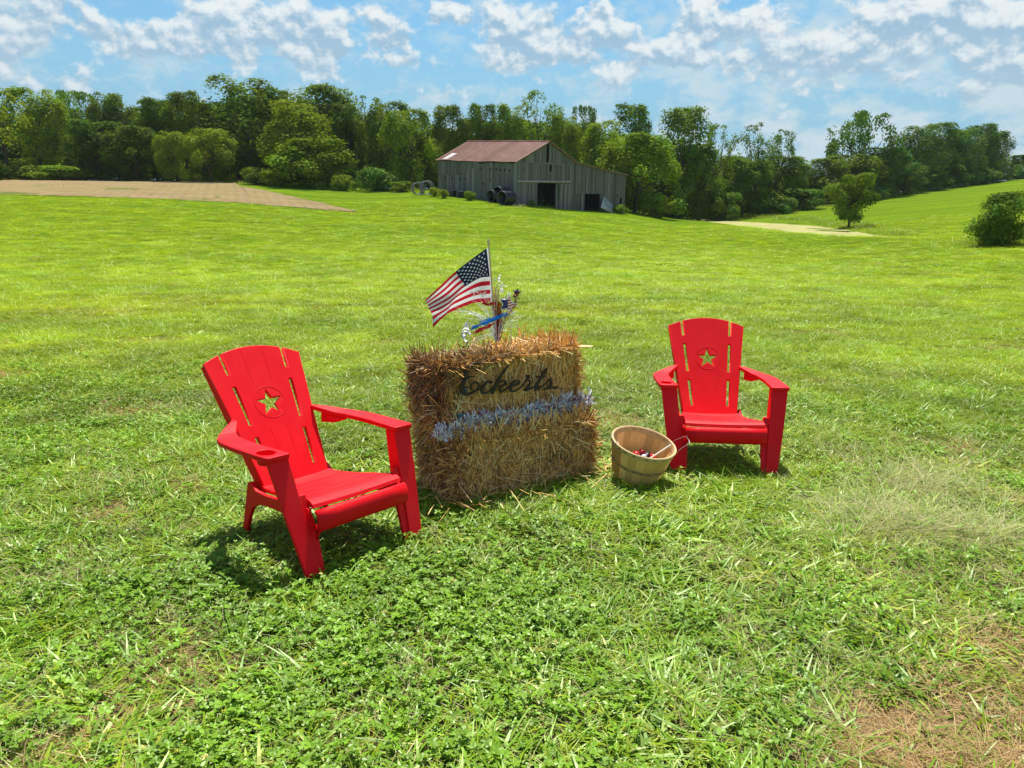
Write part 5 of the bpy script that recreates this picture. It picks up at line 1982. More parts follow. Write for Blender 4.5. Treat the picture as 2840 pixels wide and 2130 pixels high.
    v = [bm.verts.new(W(a_, b_, gz(a_, b_) + .02)) for a_, b_ in ((.1, .1), (tEnd - .1, .1), (tEnd - .1, LEN - .1), (.1, LEN - .1))]
    bm.faces.new(v)
    ob('earth_floor', bm_mesh('earth_floor', bm, mat_simple('dark_earth', (.06, .045, .035), .95, .05)), root)

    # --- fallen door leaning against the lean-to: diagonal frame
    c = [GP(1560, 712), GP(1642, 626), GP(1724, 742), GP(1655, 758)]
    P = [W(a_, -(1.5 - 1.2 * (k == 1) - .3 * (k == 2)), z_) for k, (a_, z_) in enumerate(c)]
    S = Soup()
    n = 9
    for k in range(n):
        a0, a1 = k / n, (k + .9) / n
        q = [P[0] + (P[3] - P[0]) * a0, P[1] + (P[2] - P[1]) * a0, P[1] + (P[2] - P[1]) * a1, P[0] + (P[3] - P[0]) * a1]
        nn_ = unit(np.cross(q[1] - q[0], q[3] - q[0]))
        S.add(q + [v_ + nn_ * .04 for v_ in q], [(0, 1, 2, 3), (7, 6, 5, 4), (0, 4, 5, 1), (1, 5, 6, 2), (2, 6, 7, 3), (3, 7, 4, 0)], np.array((.40, .39, .42)) * r.uniform(.8, 1.15))
    fallen = ob('fallen_door', S.mesh('fallen_door', M_B))
    fallen.matrix_world = Matrix.Translation(BARN_A)
    tag(fallen, 'broken barn door with crossed braces leaning by the small opening', 'door')
    S = Soup()
    nn_ = unit(np.cross(P[1] - P[0], P[3] - P[0]))
    nn_ = nn_ if nn_.dot(gout) > 0 else -nn_
    off = nn_ * .09
    for a_, b_ in ((0, 1), (1, 2), (2, 3), (3, 0), (0, 2), (1, 3)):
        S.tube([P[a_] + off, P[b_] + off], .075, 4, (.46, .45, .47))
    ob('brace', S.mesh('brace', M_B), fallen)


build_barn()


# ------------------------------------------------------------------ culverts, wire and weeds along the barn
M_PIPE = mat_simple('black_plastic_pipe', (.010, .010, .016), .30, .5, .3, 4)


def make_pipe(label, c, axis, L, R, group, cat='pipe'):
    """corrugated pipe: rings along its length, wall thickness at the mouth; c is the centre"""
    S = Soup()
    n = 40
    k = max(8, int(L / .10)) * 2
    for part, rr, flip in (('o', R, 0), ('i', R * .90, 1)):
        V, F = [], []
        for i in range(k + 1):
            q = rr * (1.0 if i % 2 == 0 else .945)
            z = (i / k - .5) * L
            for a in range(n):
                t = 2 * math.pi * a / n
                V.append((q * math.cos(t), q * math.sin(t), z))
        for i in range(k):
            for a in range(n):
                f = (i * n + a, i * n + (a + 1) % n, (i + 1) * n + (a + 1) % n, (i + 1) * n + a)
                F.append(f[::-1] if flip else f)
        S.add(V, F)
        if part == 'o':
            for i, z in ((0, -L / 2), (k, L / 2)):
                V2 = [(R * f_ * math.cos(2 * math.pi * a / n), R * f_ * math.sin(2 * math.pi * a / n), z) for f_ in (1.0, .90) for a in range(n)]
                S.add(V2, [(a, (a + 1) % n, n + (a + 1) % n, n + a) for a in range(n)])
    o = ob('corrugated_pipe', S.mesh('corrugated_pipe', M_PIPE, False))
    o.matrix_world = Matrix.Translation(Vector(c)) @ Vector(axis).to_track_quat('Z', 'Y').to_matrix().to_4x4()
    rim = Soup()
    rim.tube([(R * .97 * math.cos(a), R * .97 * math.sin(a), L / 2) for a in np.linspace(0, 2 * math.pi, n, endpoint=False)], R * .045, 6, (1, 1, 1), True)
    ob('lip', rim.mesh('lip', mat_simple('worn_pipe_lip', (.09, .09, .11), .4), True), o)
    tag(o, label, cat, group)
    return o


def side_pt(x, y, off):
    """point of the barn view, OFF metres in front of the side wall"""
    org = BARN_A - BG * off
    d = ray_dir(*BX(x, y))
    n = Vector((-BS.y, BS.x, 0))
    return CAMP + d * ((org - CAMP).dot(n) / d.dot(n))


PX = Vector((-.66, -.75, 0)).normalized()
for lab, (x, y), off, L, R in (('black corrugated pipe nearest the barn corner at the front of the heap', (806, 628), 2.0, 1.75, .82),
                               ('black corrugated pipe lying on top of the heap against the boards', (765, 590), .95, 1.65, .84),
                               ('black corrugated pipe half hidden at the far end of the heap', (700, 612), 1.6, 1.5, .74)):
    c = side_pt(x, y, off)
    zg = float(zf(c.x, c.y))
    make_pipe(lab, (c.x, c.y, max(c.z, zg + R * .9)), PX, L, R, 'black pipes by the barn')
for lab, (x, y), R, L in (('short black drain pipe set upright by the weeds, the narrower of two', (334, 604), .48, .78), ('short black drain pipe set upright beside the green shrub, the wider of two', (408, 610), .62, .78)):
    c = side_pt(x, y, 1.3)
    zg = float(zf(c.x, c.y))
    make_pipe(lab, (c.x, c.y, zg + L * .5), (0, 0, 1), L, R, 'upright drain pipes by the barn')


def wire_roll(label, px, py, R, L):
    p = hit(px, py)
    S = Soup()
    r = np.random.default_rng(int(px))
    for k in range(9):
        S.tube([((R - .012 * k) * math.cos(a), (k / 8 - .5) * L + .03 * math.sin(3 * a), R + (R - .012 * k) * math.sin(a)) for a in np.linspace(0, 2 * math.pi, 28, endpoint=False)], .022, 4, (1, 1, 1), True)
    for a in np.linspace(0, 2 * math.pi, 16, endpoint=False):
        S.tube([(R * math.cos(a), -L / 2, R + R * math.sin(a)), (R * math.cos(a), L / 2, R + R * math.sin(a))], .016, 4)
    o = ob('wire_roll', S.mesh('wire_roll', mat_simple('galvanised_wire', (.16, .17, .19), .5, .4, metal=.3)))
    o.matrix_world = Matrix.Translation(p) @ Matrix.Rotation(.5, 4, 'Z')
    tag(o, label, 'wire roll', 'rolls of fence wire')


wire_roll('roll of grey fence wire farthest from the barn corner in the shade', 903, 421, .85, 1.2)
wire_roll('roll of grey fence wire close to the yellow weeds beside the barn', 922, 421, .95, 1.2)


def build_shed():
    P = hit(2196, 386.5)
    D0 = P.y + 6
    z0 = P.z - .3
    a, b = at(2186, 372, D0), at(2236, 372, D0)
    wd = b.x - a.x
    h = at(2200, 369, D0).z - z0
    root = empty('shed', Matrix.Translation((a.x, D0, z0)), 'small pale grey shed behind the last trees at the field edge', 'shed')
    bm = bmesh.new()
    bm_box(bm, (wd * .5, 2, h / 2), (wd, 4, h))
    ob('wall', bm_mesh('wall', bm, mat_simple('grey_siding', (.17, .19, .21), .8, .2, .3, 2)), root)
    bm = bmesh.new()
    bm_hexa(bm, [(-.3, -.5, h), (wd + .3, -.5, h), (wd + .3, 4.4, h), (-.3, 4.4, h), (.6, 1.6, h + .8), (wd - .4, 1.6, h + .8), (wd - .4, 2.4, h + .8), (.6, 2.4, h + .8)])
    ob('roof', bm_mesh('roof', bm, mat_simple('pale_roof', (.42, .46, .44), .6, .3)), root)
    bm = bmesh.new()
    bm_box(bm, (wd * .62, -.03, h * .44), (wd * .42, .06, h * .84))
    ob('door', bm_mesh('door', bm, mat_simple('pale_door', (.50, .56, .60), .6, .3)), root)


build_shed()

# ------------------------------------------------------------------ trees
M_BARK = mat_simple('bark', (.085, .070, .055), .9, .1, .4, 3, .5)
M_CROWN = mat_leaf('tree_leaves', (.105, .182, .018), (1.35, 1.2, .26), .34, .010, .6, 'OBJECT', .30, .22)


def crown_arrays(seed, kind):
    """leaf sprays of one crown, unit height 1 and half width .5, and the limbs that carry them"""
    r = np.random.default_rng(seed)
    par = dict(round=(34, .135, .38, .55, 12500, .032), broad=(40, .140, .41, .52, 14500, .030), tall=(30, .12, .44, .54, 10500, .030),
               airy=(26, .085, .40, .60, 4300, .030), willow=(30, .09, .42, .55, 6500, .030), shrub=(20, .17, .42, .42, 5500, .045), small=(30, .13, .40, .56, 11500, .030),
               bush=(34, .19, .44, .46, 17000, .033))[kind]
    nl, lr, rz, cz, nleaf, ls = par
    lob = []
    while len(lob) < nl:
        d = unit(r.normal(0, 1, 3))
        if kind in ('round', 'broad', 'shrub', 'bush', 'small') or d[2] > -.55:
            k = r.uniform(.62, .92)
            w = .46
            if kind == 'tall':
                w = .42 - .06 * d[2]
            if kind == 'airy':
                w = .44
            p = np.array([d[0] * w * k, d[1] * w * k, cz + d[2] * rz * k])
            if kind in ('broad', 'round') and d[2] < 0:
                p[:2] *= 1.0 + .12 * abs(d[2])
            if p[2] > .05:
                lob.append((p, lr * r.uniform(.7, 1.35)))
    for _ in range(nl // 4):
        lob.append((np.array([r.normal(0, .14), r.normal(0, .14), cz + r.normal(0, rz * .4)]), lr * 1.3))
    if kind in ('round', 'broad', 'tall', 'airy', 'willow'):             # suckers and low growth at the edge of the wood
        for _ in range(5):
            lob.append((np.array([r.normal(0, .24), r.normal(0, .24), r.uniform(.06, .26)]), lr * 1.0))
    wts = np.array([q ** 2 for _, q in lob])
    wts /= wts.sum()
    li = r.choice(len(lob), nleaf, p=wts)
    C = np.array([p for p, _ in lob])[li]
    Rr = np.array([q for _, q in lob])[li]
    d = unit(r.normal(0, 1, (nleaf, 3)) + np.array([0, 0, .25]))
    o = unit(C - np.array([0, 0, cz * .8]))
    d = unit(d + o * .55)
    sub = r.random(nleaf)
    P = C + d * (Rr * (1 - .55 * sub ** 2.2) * r.uniform(.8, 1.18, nleaf))[:, None] * np.array([1, 1, .82])
    # ragged sprays
    cl = np.floor(P * 26).astype(int)
    h = ((cl[:, 0] * 73856093) ^ (cl[:, 1] * 19349663) ^ (cl[:, 2] * 83492791)) % 97 / 97.0
    P = P + d * ((h - .5) * lr * (.75 if kind in ('shrub', 'bush') else .42))[:, None]
    if kind == 'willow':
        P[:, 2] -= r.gamma(1.3, .035, nleaf) * (sub > .3)
    P[:, 2] /= np.percentile(P[:, 2], 98.0)
    P[:, 2] = np.where(P[:, 2] > .97, .97 + (P[:, 2] - .97) * .45, P[:, 2])
    P[:, :2] *= .5 / np.percentile(np.hypot(P[:, 0], P[:, 1]), 95)
    keep = (P[:, 2] > .01) & ((h > .16) | (kind not in ('airy',)))
    P, d, li = P[keep], d[keep], li[keep]
    n = len(P)
    N = unit(d * .9 + np.array([0, 0, .5]) + r.normal(0, .42, (n, 3)))
    a = unit(np.cross(N, r.normal(0, 1, (n, 3))))
    b = np.cross(N, a)
    s = ls * r.uniform(.55, 1.25, n)[:, None]
    if kind == 'willow':
        a = unit(a * .5 + np.array([0, 0, -1.0]))
    bend = N * s * .25
    asp = np.array([1, 1, 1.0 if kind in ('shrub', 'bush', 'small') else .56])      # crowns are stretched upwards when planted
    a, b, bend = a * asp, b * asp, bend * asp
    V = np.stack([P - a * s * .75, P - b * s * .42 - bend * .4, P + a * s * .75 - bend, P + b * s * .42 - bend * .4], 1).reshape(-1, 3)
    F = np.arange(n * 4).reshape(-1, 4)
    lc = np.array([r.uniform(.80, 1.22, (1,)) * np.array([r.uniform(.9, 1.15), 1, r.uniform(.8, 1.1)]) for _ in range(len(lob))])
    col = lc[li] * r.uniform(.75, 1.25, (n, 1))
    S = Soup()
    top = cz + rz * .3
    tr = [(0, 0, -.03), (r.normal(0, .01), r.normal(0, .01), .15), (r.normal(0, .02), r.normal(0, .02), .35), (r.normal(0, .03), r.normal(0, .03), top)]
    if kind in ('shrub', 'bush'):
        for k in range(7):
            p = lob[k][0]
            S.tube([(r.normal(0, .03), r.normal(0, .03), -.02), p * np.array([.5, .5, .45]), p], [.016, .011, .004], 6)
    else:
        S.tube(tr, [.030, .024, .017, .006], 8)
        for k in range(min(12, len(lob))):
            p = lob[k][0]
            z0 = r.uniform(.18, min(.5, max(.2, p[2] - .03)))
            b0 = np.array([np.interp(z0, [q[2] for q in tr], [q[i] for q in tr]) for i in range(3)])
            mid = b0 * .5 + p * .5 + np.array([0, 0, .03])
            S.tube([b0, mid, p], [.012, .008, .003], 5)
    return (V, F, col), S


TREE_LIB = {}
for kd, sd in (('round', 1), ('round', 2), ('round', 3), ('broad', 4), ('broad', 5), ('tall', 6), ('tall', 7), ('airy', 8), ('airy', 9), ('willow', 10), ('shrub', 11), ('shrub', 12), ('small', 13), ('bush', 14)):
    (V_, F_, c_), S_ = crown_arrays(sd * 13, kd)
    TREE_LIB[kd, len([1 for q in TREE_LIB if q[0] == kd])] = (np_mesh('crown_' + kd, V_, F_, M_CROWN, c_), S_.mesh('trunk_' + kd, M_BARK, True), (V_, F_, c_))

GREENS = dict(deep=(.84, .90, .85), mid=(1.12, 1.10, 1.0), bright=(1.55, 1.42, .95), yellow=(2.0, 1.55, .9), grey=(1.05, 1.12, 1.9), blue=(.82, .98, 1.7))  # blue puts the distance haze of the hill row into the leaf colour
r_tree = random.Random(5)


def plant(name, cat, label, kind, var, px, top, w, base=None, Y=None, tone='mid', group=None, sink=.3):
    """w: width in pixels of the 2212 px view; base pixel on the ground, or distance Y"""
    if Y is None:
        p = hit(px, base)
        Y = p.y
    q = at(px, top, Y)
    z0 = float(zf(q.x, q.y))
    h = q.z - z0
    wd = w / 1590.0 * Y * (1.18 if kind == 'tall' else 1.06)
    cm, tm, _ = TREE_LIB[kind, var]
    root = empty(name, Matrix.Translation((q.x, q.y, z0 - sink)) @ Matrix.Rotation(r_tree.uniform(0, 6.28), 4, 'Z'), label, cat, group)
    root.scale = (wd, wd, (h + sink))
    c = ob('crown', cm, root)
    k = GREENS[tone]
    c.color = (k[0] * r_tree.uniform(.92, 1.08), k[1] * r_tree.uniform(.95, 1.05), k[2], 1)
    ob('trunk', tm, root)
    return root


def plant_all():
    wood = 'trees of the woodland edge'
    T = [  # name, kind, variant, x, top, width, Y, tone, label
        ('tree', 'airy', 0, -8, 192, 120, 128, 'yellow', 'yellowish open crowned tree at the very edge of the wood above the ploughed field'),
        ('tree', 'round', 0, 66, 192, 118, 134, 'bright', 'yellow topped tree with a visible stem over the end of the ploughed field'),
        ('tree', 'willow', 0, 162, 198, 105, 152, 'grey', 'hazy grey green tree set back behind the yellow topped tree'),
        ('tree', 'round', 0, 236, 203, 100, 140, 'deep', 'dark narrow tree between the grey green tree and the taller crowns'),
        ('tree', 'round', 1, 200, 262, 130, 133, 'deep', 'low dark tree in front of the grey green tree'),
        ('tree', 'round', 1, 322, 214, 105, 138, 'deep', 'dark upright tree above the middle of the ploughed field'),
        ('tree', 'round', 2, 388, 199, 100, 136, 'mid', 'green dome next to the highest crown on its ploughed field side'),
        ('tree', 'broad', 0, 282, 272, 120, 131, 'deep', 'low dark broad tree with its boughs down to the ploughed field'),
        ('tree', 'round', 0, 372, 285, 80, 127, 'bright', 'small bright tree standing out before the dark row on the ploughed field'),
        ('tree', 'broad', 1, 520, 170, 178, 139, 'mid', 'highest and broadest crown of the whole wood'),
        ('tree', 'tall', 0, 445, 278, 95, 127, 'bright', 'bright narrow tree under the highest crown'),
        ('tree', 'round', 1, 592, 190, 110, 142, 'mid', 'green dome between the highest crown and the second highest'),
        ('tree', 'broad', 0, 692, 184, 160, 143, 'mid', 'second highest crown of the wood, round topped'),
        ('tree', 'broad', 1, 640, 224, 150, 130, 'bright', 'sunlit broad tree standing before the two highest crowns'),
        ('tree', 'round', 2, 668, 300, 160, 122, 'bright', 'low bright tree whose boughs reach the grass slope'),
        ('tree', 'airy', 1, 792, 208, 84, 150, 'mid', 'thin pale tree behind the dip of the skyline'),
        ('tree', 'round', 1, 752, 225, 80, 138, 'deep', 'dark upright tree on the barn side of the second highest crown'),
        ('tree', 'round', 0, 842, 222, 105, 137, 'mid', 'rounded tree two crowns away from the barn roof'),
        ('tree', 'round', 0, 884, 238, 108, 124, 'bright', 'bright layered tree beside the far end of the barn'),
        ('tree', 'round', 1, 926, 300, 70, 128, 'deep', 'dark low tree touching the far end wall of the barn'),
        ('tree', 'round', 2, 972, 228, 85, 140, 'mid', 'round tree above the far eave of the barn'),
        ('tree', 'round', 1, 1038, 224, 72, 141, 'mid', 'pointed tree rising behind the middle of the barn roof'),
        ('tree', 'round', 0, 1096, 228, 78, 138, 'bright', 'yellow green tree behind the ridge of the barn'),
        ('tree', 'airy', 0, 1166, 197, 98, 137, 'bright', 'tallest feathery tree directly behind the barn gable'),
        ('tree', 'round', 0, 1216, 250, 72, 134, 'bright', 'bright slim tree rising just past the barn gable'),
        ('tree', 'willow', 0, 1264, 230, 56, 138, 'deep', 'thin dark vine hung tree over the lean-to'),
        ('tree', 'broad', 1, 1305, 266, 130, 126, 'bright', 'bright broad tree just over the lean-to roof'),
        ('tree', 'round', 2, 1372, 226, 92, 142, 'mid', 'tree top showing behind the large bright tree by the lean-to'),
        ('tree', 'broad', 0, 1378, 288, 160, 116, 'bright', 'large bright tree hanging to the ground at the end of the lean-to'),
        ('tree', 'tall', 1, 1482, 231, 112, 131, 'mid', 'tall tree with a bare dark trunk by the end of the pond'),
        ('tree', 'airy', 1, 1562, 268, 84, 139, 'bright', 'loose bright tree next to the one with the bare dark trunk'),
        ('tree', 'round', 0, 1520, 322, 84, 130, 'mid', 'small tree with yellow leaf tips behind the tip of the pond'),
        ('tree', 'airy', 0, 1642, 266, 84, 142, 'grey', 'feathery tree with thin leaning stems over the pond'),
        ('tree', 'airy', 1, 1688, 280, 72, 146, 'grey', 'feathery tree with forked top beside the skyline gap'),
        ('tree', 'round', 1, 1612, 345, 110, 138, 'mid', 'low rounded tree behind the pond bank'),
        ('tree', 'round', 2, 1706, 338, 110, 148, 'mid', 'low dark tree just before the skyline gap'),
        ('tree', 'broad', 0, 1776, 343, 120, 156, 'mid', 'low broad tree filling the skyline gap'),
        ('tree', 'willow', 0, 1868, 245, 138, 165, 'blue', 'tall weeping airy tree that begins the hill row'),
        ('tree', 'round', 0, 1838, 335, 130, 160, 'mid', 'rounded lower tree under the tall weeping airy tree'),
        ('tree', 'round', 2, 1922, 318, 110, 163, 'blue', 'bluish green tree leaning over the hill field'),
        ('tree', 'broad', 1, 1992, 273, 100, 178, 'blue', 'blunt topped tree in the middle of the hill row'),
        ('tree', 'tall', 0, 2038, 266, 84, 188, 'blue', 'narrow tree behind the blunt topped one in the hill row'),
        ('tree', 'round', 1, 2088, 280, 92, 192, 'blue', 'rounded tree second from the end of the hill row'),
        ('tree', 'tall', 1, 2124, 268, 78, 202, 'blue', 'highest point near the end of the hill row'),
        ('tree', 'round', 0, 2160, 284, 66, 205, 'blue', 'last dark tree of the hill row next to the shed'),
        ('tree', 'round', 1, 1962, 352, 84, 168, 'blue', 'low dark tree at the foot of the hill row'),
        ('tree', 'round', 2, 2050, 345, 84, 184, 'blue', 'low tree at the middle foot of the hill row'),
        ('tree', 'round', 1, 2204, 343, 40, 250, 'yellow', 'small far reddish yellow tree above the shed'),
    ]
    for (nm, kd, vr, x, tp, w, Y, tn, lb) in T:
        plant(nm, 'tree', lb, kd, vr, x, tp, w, None, Y, tn, wood)
    Sh = [
        ('shrub', 'shrub', 0, 30, 352, 110, 127, 'mid', 'leafy shrub at the wood edge nearest the frame side of the ploughed field'),
        ('shrub', 'shrub', 1, 128, 358, 110, 126, 'bright', 'bright low shrub along the top of the ploughed field'),
        ('shrub', 'shrub', 0, 560, 362, 70, 124, 'mid', 'shrub under the highest crown at the top of the grass slope'),
        ('shrub', 'shrub', 1, 628, 336, 110, 119, 'bright', 'bright rounded shrub below the sunlit broad tree'),
        ('shrub', 'shrub', 0, 742, 378, 50, 117, 'bright', 'small weedy shrub where the grass slope meets the wood'),
        ('shrub', 'shrub', 0, 812, 364, 84, 117, 'grey', 'silvery grey shrub between the wood and the barn'),
        ('shrub', 'shrub', 1, 866, 392, 50, 113, 'mid', 'low shrub beside the silvery grey one'),
        ('shrub', 'shrub', 1, 1565, 415, 70, 130, 'deep', 'dark shrub under the trees behind the tip of the pond'),
        ('shrub', 'shrub', 0, 1650, 412, 80, 136, 'deep', 'dark shrub in the shade of the feathery trees'),
        ('shrub', 'shrub', 1, 1735, 408, 90, 142, 'deep', 'dark shrub below the skyline gap'),
        ('shrub', 'shrub', 0, 1700, 428, 46, 134, 'grey', 'small silvery shrub at the field corner below the gap'),
        ('shrub', 'shrub', 0, 1880, 392, 80, 157, 'blue', 'dark shrub under the weeping tree on the hill'),
        ('shrub', 'shrub', 1, 2000, 368, 90, 176, 'blue', 'dark shrub along the upper hill field'),
        ('shrub', 'shrub', 0, 2110, 360, 90, 194, 'blue', 'dark shrub at the foot of the last hill trees'),
        ('shrub', 'shrub', 1, 2214, 368, 36, 214, 'blue', 'blue green shrub in front of the shed'),
        ('shrub', 'shrub', 1, 1420, 418, 64, 112, 'bright', 'bright shrub at the foot of the large tree by the lean-to'),
    ]
    for (nm, kd, vr, x, tp, w, Y, tn, lb) in Sh:
        plant(nm, 'shrub', lb, kd, vr, x, tp, w, None, Y, tn, 'shrubs along the woodland edge')
    t = plant('pond_tree', 'tree', 'small leaning tree alone on the bank of the pond', 'small', 0, 1846, 376, 92, None, 89, 'mid')
    plant('round_bush', 'bush', 'dense dark green round bush alone on the hill field', 'bush', 0, 2172, 416, 100, 530, None, 'mid', sink=.15)
    # weeds by the barn
    for lb, x, tp, w, b, tn in (('tuft of yellowing weeds beside the wire rolls', 938, 405, 22, 424, 'yellow'), ('pale straw coloured weeds before the upright drain pipes', 957, 410, 22, 428, 'yellow'),
                                ('bright green weed bush beside the wider upright drain pipe', 1014, 413, 24, 433, 'bright')):
        plant('weed_bush', 'weeds', lb, 'shrub', 0, x, tp, w, b, None, tn, 'weeds along the barn', .05)
    plant('barn_weed', 'weeds', 'dark weeds growing at the sliding door of the barn', 'shrub', 1, 1148, 432, 18, 447, None, 'mid', 'weeds along the barn', .05)
    plant('barn_weed', 'weeds', 'green weeds growing at the end corner of the lean-to', 'shrub', 0, 1340, 442, 30, 462, None, 'bright', 'weeds along the barn', .05)
    plant('barn_vine', 'vine', 'dark vine climbing the end corner of the lean-to', 'tall', 0, 1353, 372, 26, 458, None, 'deep', None, .2)
    # the deeper wood behind: one mass
    S = Soup()
    rr = np.random.default_rng(77)
    for k in range(92):
        low = k >= 56
        x = (np.interp(k, [0, 55], [-260, 2190]) if not low else np.interp(k, [56, 91], [-260, 2200])) + rr.normal(0, 14)
        Y = np.interp(x, [-300, 1300, 1500, 1750, 2180], [158, 155, 152, 170, 222]) + rr.uniform(0, 14)
        tp = 8 + np.interp(x, [-300, 0, 150, 500, 700, 800, 950, 1150, 1350, 1480, 1560, 1700, 1760, 1840, 1980, 2120, 2180], [228, 228, 238, 205, 215, 248, 256, 250, 270, 290, 325, 362, 375, 345, 305, 298, 312]) + rr.uniform(-4, 18)
        if low:
            tp += np.interp(x, [0, 1300, 1700, 2200], [95, 80, 55, 50])
            Y -= 9
        q = at(x, tp, Y)
        z0 = float(zf(q.x, q.y))
        kd = [('broad', 0), ('broad', 0), ('round', 1), ('broad', 1), ('broad', 1)][rr.integers(0, 5)]
        V, F, c = TREE_LIB[kd][2]
        h, w = q.z - z0, rr.uniform(12, 17)
        sel = rr.random(len(F)) < .5
        Fs = F[sel]
        Vs = V[Fs.ravel()].reshape(-1, 4, 3)
        ctr = Vs.mean(1, keepdims=True)
        Vs = ctr + (Vs - ctr) * 1.4
        S.add(Vs.reshape(-1, 3) * np.array([w, w, h]) + np.array([q.x, q.y, z0]), np.arange(sel.sum() * 4).reshape(-1, 4), c[sel])
    o = ob('woods', S.mesh('woods', M_CROWN))
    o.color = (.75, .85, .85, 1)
    tag(o, 'dense deciduous wood behind the front row of trees', 'woods', kind='stuff')


plant_all()
# ------------------------------------------------------------------ grass, clover and dry stalks
M_BLADE = mat_leaf('grass_blades', (.250, .355, .022), (1.26, 1.12, .28), .38, .030, .40, 'INSTANCER')
M_CLOVER = mat_leaf('clover_leaves', (.150, .260, .018), (1.3, 1.15, .3), .32, .024, .40, 'INSTANCER')
M_DRY = mat_leaf('dry_stalks', (.46, .38, .20), (1.1, .95, .6), .30, .03, .5, 'INSTANCER')


def tuft(seed, n, L, W, spread, lean, bend, mat, tones, segs=3, taper=.12, rad=.06, lowz=0.0):
    r = np.random.default_rng(seed)
    a = r.uniform(0, 2 * math.pi, n)
    rr = rad * np.sqrt(r.random(n))
    P = np.stack([rr * np.cos(a), rr * np.sin(a), np.full(n, -.008) + lowz], 1)
    b = a + r.normal(0, spread, n)
    t = np.abs(r.normal(lean, .28, n))
    D = np.stack([np.cos(b) * np.sin(t), np.sin(b) * np.sin(t), np.cos(t)], 1)
    H = np.stack([np.cos(b), np.sin(b), -.35 * np.ones(n)], 1)
    N = unit(H - (H * D).sum(1, keepdims=True) * D + r.normal(0, .25, (n, 3)))
    ls = r.uniform(L[0], L[1], n)
    V, F, idx = strips(P, D, N, ls, r.uniform(W[0], W[1], n), r.uniform(bend[0], bend[1], n), segs, taper)
    V[:, 2] = np.where(V[:, 2] < 0, np.maximum(V[:, 2], -.01), V[:, 2])
    tn = np.array(tones)
    c = tn[r.integers(0, len(tn), n)] * r.uniform(.8, 1.2, (n, 1))
    return np_mesh('tuft', V, F, mat, c[idx])


def clover(seed, n, rad, flowers):
    """three-leafed clover on short stems, some with a white flower head"""
    r = np.random.default_rng(seed)
    V, F, C = [], [], []
    k = 0
    for i in range(n):
        a, q = r.uniform(0, 6.28), rad * math.sqrt(r.random())
        x, y, z = q * math.cos(a), q * math.sin(a), r.uniform(.025, .085)
        s = r.uniform(.0070, .0122)
        rot = r.uniform(0, 6.28)
        tl = r.normal(0, .30, 2)
        tone = np.array([1, 1, 1]) * r.uniform(.75, 1.3)
        for j in range(3):
            t = rot + j * 2.094
            c, sn = math.cos(t), math.sin(t)
            pts = [(0, 0), (.62 * s, .62 * s), (1.35 * s, .55 * s), (1.25 * s, 0), (1.35 * s, -.55 * s), (.62 * s, -.62 * s)]
            w = [(x + u * c - v * sn, y + u * sn + v * c) for u, v in pts]
            for (u, v), (wx, wy) in zip(pts, w):
                V.append((wx, wy, z + abs(v) * .35 + tl[0] * (wx - x) + tl[1] * (wy - y)))
            F += [(k, k + 1, k + 2, k + 3), (k, k + 3, k + 4, k + 5)]
            C += [tone, tone]
            k += 6
        V += [(x * .9 - .0007, y * .9, -.005), (x * .9 + .0007, y * .9, -.005), (x + .0007, y, z), (x - .0007, y, z)]
        F.append((k, k + 1, k + 2, k + 3))
        C.append(tone * .9)
        k += 4
    for i in range(flowers):
        a, q = r.uniform(0, 6.28), rad * math.sqrt(r.random())
        x, y, z = q * math.cos(a), q * math.sin(a), r.uniform(.07, .12)
        for j in range(34):
            d = unit(r.normal(0, 1, 3) + [0, 0, .3])
            e = unit(np.cross(d, r.normal(0, 1, 3)))
            p = np.array([x, y, z])
            V += [p, p + d * .006 + e * .0022, p + d * .0105, p + d * .006 - e * .0022]
            F.append((k, k + 1, k + 2, k + 3))
            C.append(np.array([5.8, 3.0, 22.0]) * r.uniform(.8, 1.0))
            k += 4
        V += [(x - .0008, y, -.005), (x + .0008, y, -.005), (x + .0008, y, z), (x - .0008, y, z)]
        F.append((k, k + 1, k + 2, k + 3))
        C.append(np.array([1, 1, 1]))
        k += 4
    return np_mesh('clover', V, F, M_CLOVER, np.array(C))


